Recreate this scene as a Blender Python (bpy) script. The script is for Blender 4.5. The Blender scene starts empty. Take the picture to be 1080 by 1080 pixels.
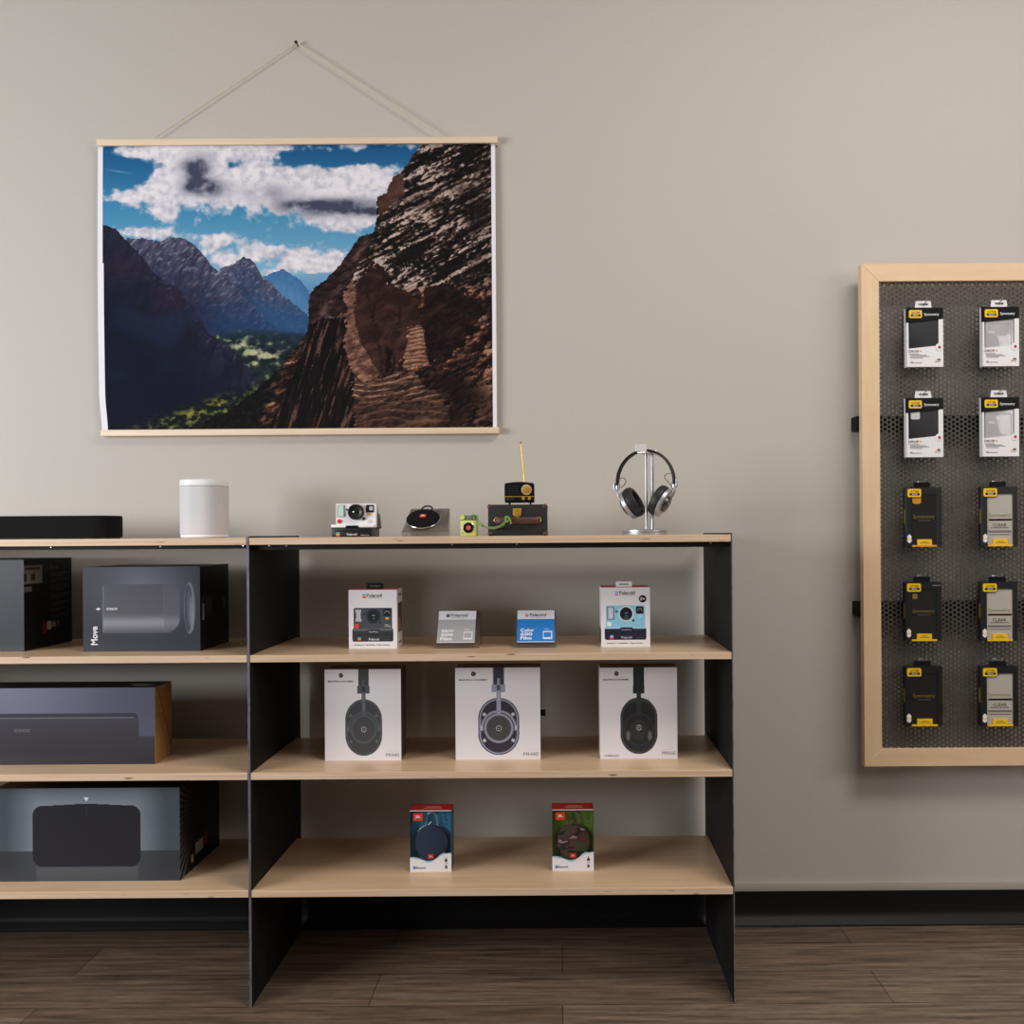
import bpy, bmesh, math, random
from mathutils import Vector, Matrix, noise
random.seed(7)
scn = bpy.context.scene
COL = scn.collection
PI = math.pi

# ------------------------------------------------------------------ camera geometry
F = 940.0; D = 2.068; CX, CY = 590.0, 563.0; EYE = 1.0934; TH = 0.0068
WALL = 0.43
def P(px, py, Y):
    "point of the place at depth Y behind the shelf fronts (measurement helper)"
    u, v = px-CX, py-CY
    a = u*math.cos(TH)-v*math.sin(TH); b = u*math.sin(TH)+v*math.cos(TH)
    k = (D+Y)/F
    return (a*k, EYE-b*k)
def S(Y): return (D+Y)/F

# ------------------------------------------------------------------ colour + materials
def lin1(c):
    c /= 255.0
    return c/12.92 if c <= 0.04045 else ((c+0.055)/1.055)**2.4
def lin(c): return (lin1(c[0]), lin1(c[1]), lin1(c[2]))
def mat(name, col, rough=0.5, metal=0.0, coat=0.0, spec=0.5):
    m = bpy.data.materials.new(name); m.use_nodes = True
    b = m.node_tree.nodes['Principled BSDF']
    b.inputs['Base Color'].default_value = (*lin(col), 1)
    b.inputs['Roughness'].default_value = rough
    b.inputs['Metallic'].default_value = metal
    b.inputs['Coat Weight'].default_value = coat
    b.inputs['Specular IOR Level'].default_value = spec
    return m
def nodes(m): return m.node_tree.nodes, m.node_tree.links, m.node_tree.nodes['Principled BSDF']
def mottled(name, c1, c2, scale, rough=0.5, metal=0.0, stretch=(1,1,1), bump=0.0, detail=6, lo=.3, hi=.7, spec=.5, rough2=None):
    m = mat(name, c1, rough, metal, spec=spec); N, L, b = nodes(m)
    tc = N.new('ShaderNodeTexCoord'); mp = N.new('ShaderNodeMapping'); mp.inputs['Scale'].default_value = stretch
    nz = N.new('ShaderNodeTexNoise'); nz.inputs['Scale'].default_value = scale; nz.inputs['Detail'].default_value = detail
    cr = N.new('ShaderNodeValToRGB'); cr.color_ramp.elements[0].position = lo; cr.color_ramp.elements[1].position = hi
    cr.color_ramp.elements[0].color = (*lin(c1), 1); cr.color_ramp.elements[1].color = (*lin(c2), 1)
    L.new(tc.outputs['Object'], mp.inputs['Vector']); L.new(mp.outputs['Vector'], nz.inputs['Vector'])
    L.new(nz.outputs['Fac'], cr.inputs['Fac']); L.new(cr.outputs['Color'], b.inputs['Base Color'])
    if bump:
        bp = N.new('ShaderNodeBump'); bp.inputs['Strength'].default_value = bump; bp.inputs['Distance'].default_value = 0.002
        L.new(nz.outputs['Fac'], bp.inputs['Height']); L.new(bp.outputs['Normal'], b.inputs['Normal'])
    if rough2 is not None:
        mr = N.new('ShaderNodeMapRange'); mr.inputs['To Min'].default_value = rough; mr.inputs['To Max'].default_value = rough2
        L.new(nz.outputs['Fac'], mr.inputs['Value']); L.new(mr.outputs['Result'], b.inputs['Roughness'])
    return m
def print_mat(name, rough=0.45, coat=0.0, spec=0.5):
    m = mat(name, (200,200,200), rough, coat=coat, spec=spec); N, L, b = nodes(m)
    a = N.new('ShaderNodeVertexColor'); a.layer_name = 'Col'
    L.new(a.outputs['Color'], b.inputs['Base Color'])
    return m

M = {}
M['wall'] = mottled('wall_paint', (187,181,173), (191,185,177), 260, 0.72, bump=0.1, detail=2)
M['ceil'] = mat('ceiling_paint', (225,222,215), 0.9)
M['trim'] = mat('trim_paint', (176,170,158), 0.45)
M['rubber'] = mat('black_rubber', (13,12,13), 0.5, spec=.25)
M['steel'] = mottled('blackened_steel', (19,17,17), (36,32,32), 9, 0.55, 0.2, (1,1,.5), rough2=.7, spec=.3)
M['steel_edge'] = mottled('worn_steel_edge', (96,90,96), (150,146,156), 24, 0.42, 0.55)
M['maple'] = mottled('maple_face', (206,172,136), (224,192,158), 3.2, 0.25, 0, (1.2,16,16), bump=.02, lo=.25, hi=.75, rough2=.42)
M['maple_rail'] = mottled('maple_solid', (222,186,148), (232,200,165), 5, 0.45, 0, (2,10,12), lo=.25, hi=.8)
M['maple_rail_v'] = mottled('maple_solid_upright', (222,186,148), (232,200,165), 5, 0.45, 0, (12,10,2), lo=.25, hi=.8)
M['pine'] = mottled('pale_beech', (222,196,168), (231,208,182), 4, 0.5, 0, (2,14,14), lo=.25, hi=.8)
M['black'] = mat('satin_black', (20,19,20), 0.42)
M['gloss_black'] = mat('gloss_black', (14,14,16), 0.16, coat=.4)
M['matte_black'] = mat('matte_black', (17,16,17), 0.8, spec=.25)
M['fabric'] = mottled('black_fabric', (12,11,12), (26,25,27), 900, 0.9, detail=1, spec=.15)
M['white'] = mat('satin_white', (236,234,234), 0.4)
M['offwhite'] = mottled('speaker_mesh_white', (198,195,198), (208,205,208), 700, 0.6, detail=1)
M['card_white'] = mat('white_card', (234,230,232), 0.42)
M['gold'] = mat('polished_brass', (226,180,74), 0.3, .62)
M['gold_dull'] = mat('brushed_brass', (190,150,62), 0.4, .6)
M['tan'] = mat('tan_dial', (205,168,128), 0.5)
M['leather'] = mottled('brown_leather', (70,38,30), (94,54,43), 160, 0.5, bump=.15)
M['leatherette'] = mottled('black_leatherette', (9,9,11), (22,22,24), 700, 0.6, bump=.5, detail=2)
M['chrome'] = mat('chrome', (218,218,220), 0.22, .8)
M['alu'] = mat('brushed_aluminium', (186,186,190), 0.38, .75)
M['alu_white'] = mat('satin_aluminium', (232,230,228), 0.4, 0.3)
M['red'] = mat('signal_red', (214,40,32), 0.4)
M['orange'] = mat('signal_orange', (226,62,36), 0.4)
M['amber'] = mat('amber_plastic', (238,160,40), 0.35)
M['yellow'] = mat('package_yellow', (246,196,24), 0.4)
M['lime'] = mat('pale_lime_plastic', (206,214,118), 0.35)
M['olive'] = mottled('green_metal', (96,128,66), (112,146,80), 300, 0.35, .3)
M['strap'] = mottled('green_cord', (92,132,64), (128,164,88), 500, 0.8, detail=2)
M['flash'] = mat('pale_green_flash_lens', (198,220,210), 0.15, coat=.6)
M['lens'] = mat('dark_lens_glass', (8,14,15), 0.08, coat=.8)
M['lens_green'] = mat('lens_coating', (10,44,34), 0.1, coat=.8)
M['navy_glass'] = mat('dark_viewfinder', (22,24,44), 0.15, coat=.5)
M['grey_text'] = mat('grey_ink', (120,116,118), 0.6)
M['dark_text'] = mat('dark_ink', (52,48,50), 0.6)
M['mid_text'] = mat('dim_grey_ink', (92,88,88), 0.6)
M['gold_text'] = mat('gold_ink', (152,128,40), 0.5)
M['white_text'] = mat('white_ink', (232,230,232), 0.5)
M['kraft'] = mottled('kraft_board', (150,108,60), (166,122,70), 90, 0.8, detail=4)
M['perf'] = mottled('perforated_steel', (74,68,64), (86,80,75), 60, 0.5, 0.35)
M['perf_small'] = mottled('perforated_bronze_steel', (96,86,76), (124,112,100), 200, 0.45, 0.4)
M['brown_box'] = mottled('brown_slipcase', (80,62,44), (92,72,52), 60, 0.7)
M['cord'] = mottled('cream_cord', (214,204,176), (190,178,146), 600, 0.8, detail=2)
M['clear'] = None
M['case_black'] = mottled('black_phone_case', (30,30,33), (36,36,40), 500, 0.55, detail=2)
M['cream'] = mat('cream_insert_card', (214,204,188), 0.5)
M['blue_ink'] = mat('blue_ink', (70,140,215), 0.5)
M['teal_dark'] = mottled('navy_fabric', (34,50,74), (46,64,90), 900, 0.85, detail=1)
M['print'] = print_mat('printed_card', 0.42)
M['print_gloss'] = print_mat('printed_gloss_card', 0.4, 0.0, .25)
M['print_paper'] = print_mat('printed_poster_paper', 0.75, spec=.12)

def clear_plastic():
    m = bpy.data.materials.new('clear_plastic'); m.use_nodes = True
    N, L = m.node_tree.nodes, m.node_tree.links
    N.remove(N['Principled BSDF']); out = N['Material Output']
    t = N.new('ShaderNodeBsdfTransparent'); t.inputs['Color'].default_value = (.93,.93,.94,1)
    g = N.new('ShaderNodeBsdfGlossy'); g.inputs['Roughness'].default_value = .12
    mx = N.new('ShaderNodeMixShader'); mx.inputs[0].default_value = .02
    L.new(t.outputs[0], mx.inputs[1]); L.new(g.outputs[0], mx.inputs[2]); L.new(mx.outputs[0], out.inputs['Surface'])
    return m
M['clear'] = clear_plastic()

# plywood front edge: layered plies with small dark voids
def ply_edge():
    m = mat('plywood_edge', (214,182,152), 0.5); N, L, b = nodes(m)
    tc = N.new('ShaderNodeTexCoord')
    mp = N.new('ShaderNodeMapping'); mp.inputs['Scale'].default_value = (2.0, 1, 190)
    nz = N.new('ShaderNodeTexNoise'); nz.inputs['Scale'].default_value = 1.6; nz.inputs['Detail'].default_value = 3
    cr = N.new('ShaderNodeValToRGB'); e = cr.color_ramp.elements
    e[0].position = .3; e[0].color = (*lin((196,162,130)),1); e[1].position = .7; e[1].color = (*lin((226,198,170)),1)
    L.new(tc.outputs['Object'], mp.inputs['Vector']); L.new(mp.outputs['Vector'], nz.inputs['Vector']); L.new(nz.outputs['Fac'], cr.inputs['Fac'])
    mp2 = N.new('ShaderNodeMapping'); mp2.inputs['Scale'].default_value = (16, 1, 170)
    n2 = N.new('ShaderNodeTexNoise'); n2.inputs['Scale'].default_value = 1.0; n2.inputs['Detail'].default_value = 1
    c2 = N.new('ShaderNodeValToRGB'); c2.color_ramp.elements[0].position = .24; c2.color_ramp.elements[0].color = (*lin((112,84,58)),1)
    c2.color_ramp.elements[1].position = .30; c2.color_ramp.elements[1].color = (1,1,1,1)
    L.new(tc.outputs['Object'], mp2.inputs['Vector']); L.new(mp2.outputs['Vector'], n2.inputs['Vector']); L.new(n2.outputs['Fac'], c2.inputs['Fac'])
    mx = N.new('ShaderNodeMix'); mx.data_type = 'RGBA'; mx.blend_type = 'MULTIPLY'; mx.inputs[0].default_value = 1
    L.new(cr.outputs['Color'], mx.inputs[6]); L.new(c2.outputs['Color'], mx.inputs[7]); L.new(mx.outputs[2], b.inputs['Base Color'])
    return m
M['ply'] = ply_edge()

def floor_mat():
    m = mat('vinyl_plank', (96,80,66), 0.42); N, L, b = nodes(m)
    tc = N.new('ShaderNodeTexCoord')
    br = N.new('ShaderNodeTexBrick'); br.offset = .37; br.inputs['Scale'].default_value = 1.0
    br.inputs['Brick Width'].default_value = 1.22; br.inputs['Row Height'].default_value = .152
    br.inputs['Mortar Size'].default_value = .0012; br.inputs['Mortar Smooth'].default_value = .3
    br.inputs['Color1'].default_value = (*lin((150,128,108)),1); br.inputs['Color2'].default_value = (*lin((122,102,86)),1)
    br.inputs['Mortar'].default_value = (*lin((52,42,36)),1)
    mp = N.new('ShaderNodeMapping'); mp.inputs['Scale'].default_value = (1.3, 22, 1)
    nz = N.new('ShaderNodeTexNoise'); nz.inputs['Scale'].default_value = 3.2; nz.inputs['Detail'].default_value = 9; nz.inputs['Roughness'].default_value = .62
    cr = N.new('ShaderNodeValToRGB'); e = cr.color_ramp.elements
    e[0].position = .3; e[0].color = (.22,.2,.19,1); e[1].position = .66; e[1].color = (1.0,.98,.95,1)
    mp2 = N.new('ShaderNodeMapping'); mp2.inputs['Scale'].default_value = (14, 160, 1); mp2.inputs['Rotation'].default_value = (0,0,.1)
    n2 = N.new('ShaderNodeTexNoise'); n2.inputs['Scale'].default_value = 2; n2.inputs['Detail'].default_value = 4
    c2 = N.new('ShaderNodeValToRGB'); c2.color_ramp.elements[0].position = .3; c2.color_ramp.elements[0].color = (.6,.6,.6,1); c2.color_ramp.elements[1].position = .6
    for a, t in ((mp,nz),(mp2,n2)):
        L.new(tc.outputs['Object'], a.inputs['Vector']); L.new(a.outputs['Vector'], t.inputs['Vector'])
    L.new(tc.outputs['Object'], br.inputs['Vector']); L.new(nz.outputs['Fac'], cr.inputs['Fac']); L.new(n2.outputs['Fac'], c2.inputs['Fac'])
    x1 = N.new('ShaderNodeMix'); x1.data_type = 'RGBA'; x1.blend_type = 'MULTIPLY'; x1.inputs[0].default_value = 1
    x2 = N.new('ShaderNodeMix'); x2.data_type = 'RGBA'; x2.blend_type = 'MULTIPLY'; x2.inputs[0].default_value = .7
    L.new(br.outputs['Color'], x1.inputs[6]); L.new(cr.outputs['Color'], x1.inputs[7])
    L.new(x1.outputs[2], x2.inputs[6]); L.new(c2.outputs['Color'], x2.inputs[7]); L.new(x2.outputs[2], b.inputs['Base Color'])
    bp = N.new('ShaderNodeBump'); bp.inputs['Strength'].default_value = .25; bp.inputs['Distance'].default_value = .001
    L.new(nz.outputs['Fac'], bp.inputs['Height']); L.new(bp.outputs['Normal'], b.inputs['Normal'])
    return m
M['floor'] = floor_mat()

# ------------------------------------------------------------------ mesh builder
def rrect(x0, x1, z0, z1, r, n=5):
    pts = []
    for cx, cz, a0 in ((x1-r,z1-r,0),(x0+r,z1-r,PI/2),(x0+r,z0+r,PI),(x1-r,z0+r,1.5*PI)):
        for i in range(n+1):
            a = a0+PI/2*i/n; pts.append((cx+r*math.cos(a), cz+r*math.sin(a)))
    return pts
def circle(cx, cz, r, n=28, rz=None):
    return [(cx+r*math.cos(2*PI*i/n), cz+(rz or r)*math.sin(2*PI*i/n)) for i in range(n)]

class MB:
    def __init__(s): s.bm = bmesh.new()
    def box(s, x0, x1, y0, y1, z0, z1, bev=0, seg=2, mi=0):
        r = bmesh.ops.create_cube(s.bm, size=1)
        vs = r['verts']
        for v in vs:
            v.co = Vector(((x0+x1)/2+v.co.x*(x1-x0), (y0+y1)/2+v.co.y*(y1-y0), (z0+z1)/2+v.co.z*(z1-z0)))
        fs = {f for v in vs for f in v.link_faces}
        for f in fs: f.material_index = mi
        if bev:
            es = list({e for v in vs for e in v.link_edges})
            bmesh.ops.bevel(s.bm, geom=es, offset=bev, segments=seg, affect='EDGES', profile=.5)
        return s
    def prism(s, poly, y0, y1, mi=0, M4=None, bev=0, seg=2):
        "polygon in x,z extruded from y0 (front) to y1"
        T = M4 or Matrix.Identity(4)
        a = [s.bm.verts.new(T @ Vector((x, y0, z))) for x, z in poly]
        b = [s.bm.verts.new(T @ Vector((x, y1, z))) for x, z in poly]
        n = len(poly); fs = [s.bm.faces.new(a), s.bm.faces.new(b[::-1])]
        for i in range(n):
            fs.append(s.bm.faces.new((a[(i+1) % n], a[i], b[i], b[(i+1) % n])))
        for f in fs: f.material_index = mi
        bmesh.ops.recalc_face_normals(s.bm, faces=fs)
        if bev:
            es = list(fs[0].edges)+list(fs[1].edges)
            bmesh.ops.bevel(s.bm, geom=es, offset=bev, segments=seg, affect='EDGES', profile=.5)
        return s
    def extr_x(s, poly, x0, x1, mi=0):
        "polygon in y,z extruded along x"
        a = [s.bm.verts.new((x0, y, z)) for y, z in poly]; b = [s.bm.verts.new((x1, y, z)) for y, z in poly]
        n = len(poly); fs = [s.bm.faces.new(a), s.bm.faces.new(b[::-1])]
        for i in range(n): fs.append(s.bm.faces.new((a[(i+1) % n], a[i], b[i], b[(i+1) % n])))
        for f in fs: f.material_index = mi
        bmesh.ops.recalc_face_normals(s.bm, faces=fs)
        return s
    def lathe(s, prof, M4=None, n=40, mi=0, cap=True):
        "profile [(r,h)] spun about local z, then M4"
        T = M4 or Matrix.Identity(4); rings = []; fs = []
        for r, h in prof:
            rings.append([s.bm.verts.new(T @ Vector((r*math.cos(2*PI*i/n), r*math.sin(2*PI*i/n), h))) for i in range(n)])
        for A, B in zip(rings, rings[1:]):
            for i in range(n):
                fs.append(s.bm.faces.new((A[i], A[(i+1) % n], B[(i+1) % n], B[i])))
        if cap:
            fs.append(s.bm.faces.new(rings[0][::-1])); fs.append(s.bm.faces.new(rings[-1]))
        for f in fs: f.material_index = mi
        bmesh.ops.recalc_face_normals(s.bm, faces=fs)
        return s
    def cyl(s, p0, p1, r0, r1=None, n=20, mi=0):
        p0, p1 = Vector(p0), Vector(p1); d = p1-p0
        T = Matrix.Translation(p0) @ d.to_track_quat('Z','Y').to_matrix().to_4x4()
        return s.lathe([(r0,0),(r0 if r1 is None else r1, d.length)], T, n, mi)
    def sphere(s, c, r, sc=(1,1,1), n=16, mi=0):
        T = Matrix.Translation(c) @ Matrix.Diagonal((*sc,1))
        k = bmesh.ops.create_uvsphere(s.bm, u_segments=n*2, v_segments=n, radius=r, matrix=T)
        for v in k['verts']:
            for f in v.link_faces: f.material_index = mi
        return s
    def tube(s, pts, r, n=10, mi=0, flat=None, closed=False):
        pts = [Vector(p) for p in pts]; N = len(pts); rings = []; fs = []
        up = None
        for i, p in enumerate(pts):
            a = pts[(i-1) % N] if (closed or i > 0) else p; b = pts[(i+1) % N] if (closed or i < N-1) else p
            t = (b-a).normalized()
            if up is None:
                up = Vector((0,1,0)) if abs(t.y) < .9 else Vector((1,0,0))
            up = (up - t*up.dot(t)).normalized(); sd = t.cross(up)
            rr = r[i] if isinstance(r, (list,tuple)) else r
            ra, rb = (rr, rr) if flat is None else flat
            rings.append([s.bm.verts.new(p+up*ra*math.cos(2*PI*k/n)+sd*rb*math.sin(2*PI*k/n)) for k in range(n)])
        rng = range(N if closed else N-1)
        for i in rng:
            A, B = rings[i], rings[(i+1) % N]
            for k in range(n): fs.append(s.bm.faces.new((A[k], A[(k+1) % n], B[(k+1) % n], B[k])))
        if not closed:
            fs.append(s.bm.faces.new(rings[0][::-1])); fs.append(s.bm.faces.new(rings[-1]))
        for f in fs: f.material_index = mi
        bmesh.ops.recalc_face_normals(s.bm, faces=fs)
        return s
    def xf(s, T):
        bmesh.ops.transform(s.bm, matrix=T, verts=s.bm.verts[:]); return s
    def build(s, name, mats, parent=None, ang=35, label=None):
        me = bpy.data.meshes.new(name); s.bm.to_mesh(me); s.bm.free()
        for m in (mats if isinstance(mats, (list,tuple)) else [mats]): me.materials.append(m)
        for p in me.polygons: p.use_smooth = True
        me.set_sharp_from_angle(angle=math.radians(ang))
        o = bpy.data.objects.new(name, me); COL.objects.link(o)
        if parent: o.parent = parent
        if label: o['label'] = label
        return o
def thing(name, label, cat, loc=(0,0,0), rz=0, group=None):
    o = bpy.data.objects.new(name, None); COL.objects.link(o); o.empty_display_size = .02
    o.location = loc; o.rotation_euler = (0,0,rz); o['label'] = label; o['category'] = cat
    if group: o['group'] = group
    return o
def tag(o, label, cat, group=None):
    o['label'] = label; o['category'] = cat
    if group: o['group'] = group
    return o
def struct(o, label=None):
    o['kind'] = 'structure'
    if label: o['label'] = label
    return o
def spline(pts, n=8, closed=False):
    "Catmull-Rom through pts"
    P_ = [Vector(p) for p in pts]; out = []; N = len(P_)
    for i in range(N if closed else N-1):
        g = lambda k: P_[k % N] if closed else P_[min(max(k,0),N-1)]
        a, b, c, d = g(i-1), g(i), g(i+1), g(i+2)
        for k in range(n):
            t = k/n
            out.append(.5*((2*b)+(c-a)*t+(2*a-5*b+4*c-d)*t*t+(3*b-a-3*c+d)*t**3))
    if not closed: out.append(P_[-1])
    return out

# ------------------------------------------------------------------ lettering
_txt = {}
def text_mesh(lines, name, m, parent, label=None):
    """lines: list of (string, x, z, w, h, bold) in the x,z plane (lower left, width, height; w or h may be None); optional 7th: 4x4 matrix"""
    bm = bmesh.new()
    for ln in lines:
        st, x, z, w, h, bold = ln[:6]; T = ln[6] if len(ln) > 6 else Matrix.Identity(4)
        key = (st, bold)
        if key not in _txt:
            cu = bpy.data.curves.new('t', 'FONT'); cu.body = st; cu.size = 1; cu.offset = bold; cu.resolution_u = 2
            ob = bpy.data.objects.new('t', cu); COL.objects.link(ob)
            dg = bpy.context.evaluated_depsgraph_get(); me = bpy.data.meshes.new_from_object(ob.evaluated_get(dg))
            vs = [(v.co.x, v.co.y) for v in me.vertices]; fs = [tuple(p.vertices) for p in me.polygons]
            bpy.data.objects.remove(ob); bpy.data.curves.remove(cu); bpy.data.meshes.remove(me)
            _txt[key] = (vs, fs)
        vs, fs = _txt[key]
        xa, xb = min(v[0] for v in vs), max(v[0] for v in vs); za, zb = min(v[1] for v in vs), max(v[1] for v in vs)
        sx = (w/(xb-xa)) if w else h/(zb-za); sz = (h/(zb-za)) if h else sx
        base = [bm.verts.new(T @ Vector((x+(vx-xa)*sx, -.0004, z+(vz-za)*sz))) for vx, vz in vs]
        for f in fs:
            try: bm.faces.new([base[i] for i in f])
            except ValueError: pass
    bm.normal_update()
    me = bpy.data.meshes.new(name); bm.to_mesh(me); bm.free(); me.materials.append(m)
    o = bpy.data.objects.new(name, me); COL.objects.link(o); o.parent = parent
    if label: o['label'] = label
    return o

class Face:
    "maps the pixels of one measured box front to metres on that front (centre-bottom origin)"
    def __init__(s, x0, y0, x1, y1, W, H):
        s.x0, s.y0, s.x1, s.y1, s.W, s.H = x0, y0, x1, y1, W, H
    def X(s, x): return (x-s.x0)/(s.x1-s.x0)*s.W - s.W/2
    def Z(s, y): return (s.y1-y)/(s.y1-s.y0)*s.H
    def t(s, st, x0, y0, x1, y1, bold=0.0, T=None):
        r = (st, s.X(x0), s.Z(y1), s.X(x1)-s.X(x0), s.Z(y0)-s.Z(y1), bold)
        return r if T is None else r+(T,)

# ------------------------------------------------------------------ printed surfaces (flat ink on card, cell by cell)
def clamp(t): return 0.0 if t < 0 else (1.0 if t > 1 else t)
def mix(a, b, t): return (a[0]+(b[0]-a[0])*t, a[1]+(b[1]-a[1])*t, a[2]+(b[2]-a[2])*t)
def sst(a, b, x):
    t = clamp((x-a)/(b-a)); return t*t*(3-2*t)
class Paint:
    def __init__(s, bg, rect): s.bg = bg; s.L = []; s.rect = rect   # rect in drawing pixels
    def rect_(s, x0, y0, x1, y1, c, r=0, e=1.0, a=1.0):
        cx, cy, hx, hy = (x0+x1)/2, (y0+y1)/2, (x1-x0)/2-r, (y1-y0)/2-r
        def f(x, y):
            dx, dy = abs(x-cx)-hx, abs(y-cy)-hy
            d = math.hypot(max(dx,0), max(dy,0))+min(max(dx,dy),0)-r
            return a*clamp(.5-d/e)
        s.L.append((f, c, (x0-e, y0-e, x1+e, y1+e))); return s
    def ell(s, cx, cy, rx, ry, c, e=1.0, a=1.0):
        def f(x, y):
            q = math.hypot((x-cx)/rx, (y-cy)/ry)
            return a*clamp(.5-(q-1)*min(rx,ry)/e)
        s.L.append((f, c, (cx-rx-e, cy-ry-e, cx+rx+e, cy+ry+e))); return s
    def ring(s, cx, cy, r, w, c, e=1.0, a=1.0, cond=None):
        def f(x, y):
            if cond and not cond(x, y): return 0
            return a*clamp(.5-(abs(math.hypot(x-cx, y-cy)-r)-w/2)/e)
        q = r+w+e; s.L.append((f, c, (cx-q, cy-q, cx+q, cy+q))); return s
    def poly(s, pts, c, a=1.0):
        n = len(pts)
        def f(x, y):
            ins = False; j = n-1
            for i in range(n):
                xi, yi = pts[i]; xj, yj = pts[j]
                if (yi > y) != (yj > y) and x < (xj-xi)*(y-yi)/(yj-yi)+xi: ins = not ins
                j = i
            return a if ins else 0
        xs = [p[0] for p in pts]; ys = [p[1] for p in pts]
        s.L.append((f, c, (min(xs), min(ys), max(xs), max(ys)))); return s
    def fn(s, f, c, bb=None):
        s.L.append((f, c, bb or (-1e9,-1e9,1e9,1e9))); return s
    def __call__(s, u, v):
        x0, y0, x1, y1 = s.rect; x = x0+(x1-x0)*u; y = y0+(y1-y0)*v
        c = s.bg(x, y) if callable(s.bg) else s.bg
        for f, col, bb in s.L:
            if bb[0] <= x <= bb[2] and bb[1] <= y <= bb[3]:
                a = f(x, y)
                if a > 0: c = mix(c, col(x, y) if callable(col) else col, a)
        return c
PK = 1.0
def colour_mesh(name, verts, faces, cols, m, parent):
    me = bpy.data.meshes.new(name); me.from_pydata(verts, [], faces)
    at = me.color_attributes.new('Col', 'FLOAT_COLOR', 'CORNER'); buf = []
    for f, c in zip(faces, cols):
        l = lin(c); q = (min(l[0]*PK,.95), min(l[1]*PK,.95), min(l[2]*PK,.95), 1.0)
        buf.extend(q*len(f))
    at.data.foreach_set('color', buf); me.materials.append(m); me.update()
    o = bpy.data.objects.new(name, me); COL.objects.link(o)
    if parent: o.parent = parent
    return o
def painted_box(name, W, Dp, H, paints, base, m, parent):
    """box with origin at centre-bottom of its front; faces front/right/left/top/back/bottom; paints[face]=(fn,nu,nv) or a colour"""
    V, Fc, C = [], [], []
    def grid(org, du, dv, key):
        p = paints.get(key, base)
        if isinstance(p, tuple) and len(p) == 3 and callable(p[0]): fn, nu, nv = p
        else: fn, nu, nv = (lambda u, v, p=p: p), 1, 1
        o = len(V)
        for j in range(nv+1):
            for i in range(nu+1):
                V.append(tuple(org+du*(i/nu)+dv*(j/nv)))
        for j in range(nv):
            for i in range(nu):
                a = o+j*(nu+1)+i
                Fc.append((a, a+nu+1, a+nu+2, a+1)); C.append(fn((i+.5)/nu, (j+.5)/nv))
    w = W/2; X, Y, Z = Vector((1,0,0)), Vector((0,1,0)), Vector((0,0,1))
    grid(Vector((-w,0,H)), X*W, -Z*H, 'front')
    grid(Vector((w,0,H)), Y*Dp, -Z*H, 'right')
    grid(Vector((-w,Dp,H)), -Y*Dp, -Z*H, 'left')
    grid(Vector((w,Dp,H)), -X*W, -Z*H, 'back')
    grid(Vector((-w,Dp,H)), X*W, -Y*Dp, 'top')
    grid(Vector((-w,0,0)), X*W, Y*Dp, 'bottom')
    return colour_mesh(name, V, Fc, C, m, parent)

def honeycomb(W, H, p, r, t):
    "perforated sheet in the x,z plane (0..W, 0..H), front at y=0, hexagonal hole pattern"
    V, Fc = [], []; R = p/math.sqrt(3); cs = 1.5*R
    ni = int(W/cs)+1; nj = int(H/p)+1
    for i in range(ni):
        for j in range(nj):
            cx = i*cs+R*.5; cz = j*p+(p/2 if i % 2 else 0)+p/4
            o = len(V)
            for k in range(12):
                a = PI/6*k; rr = R if k % 2 == 0 else R*math.cos(PI/6)
                V.append((cx+rr*math.cos(a), 0, cz+rr*math.sin(a)))
            for k in range(12):
                a = PI/6*k; V.append((cx+r*math.cos(a), 0, cz+r*math.sin(a)))
            for k in range(12):
                a = PI/6*k; V.append((cx+r*math.cos(a), t, cz+r*math.sin(a)))
            for k in range(12):
                k2 = (k+1) % 12
                Fc.append((o+k, o+k2, o+12+k2, o+12+k)); Fc.append((o+12+k, o+12+k2, o+24+k2, o+24+k))
    return V, Fc

# ================================================================== THE SETTING
struct(MB().box(-4.2, 3.2, -4.5, WALL+.15, -.12, 0).build('floor', M['floor']), 'grey-brown wood plank vinyl floor')
struct(MB().box(-4.2, 3.2, WALL, WALL+.15, 0, 3.1).build('wall_back', M['wall']), 'plain warm grey painted wall')
struct(MB().box(-4.2, 3.2, -4.5, WALL+.15, 3.1, 3.2).build('ceiling', M['ceil']))
# black cove baseboard with a rounded toe, pale cap strip above it
zb0 = P(880, 940, WALL-.01)[1]; zt = P(880, 930.5, WALL-.01)[1]
cove = [(WALL, 0), (WALL-.028, 0), (WALL-.028, .004)]
for i in range(1, 8):
    a = PI/2*i/8; cove.append((WALL-.008-.02*math.cos(a)+.0, .004+.024*(1-math.cos(a*1.0))+.0))
cove += [(WALL-.008, .034), (WALL-.008, zb0), (WALL, zb0)]
struct(MB().extr_x(cove, -4.2, 3.2).build('baseboard_back', M['rubber']), 'black rubber cove baseboard')
struct(MB().box(-4.2, 3.2, WALL-.01, WALL, zb0+.0005, zt, .002).build('trim_1', M['trim']), 'pale grey painted strip above the black baseboard')

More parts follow.
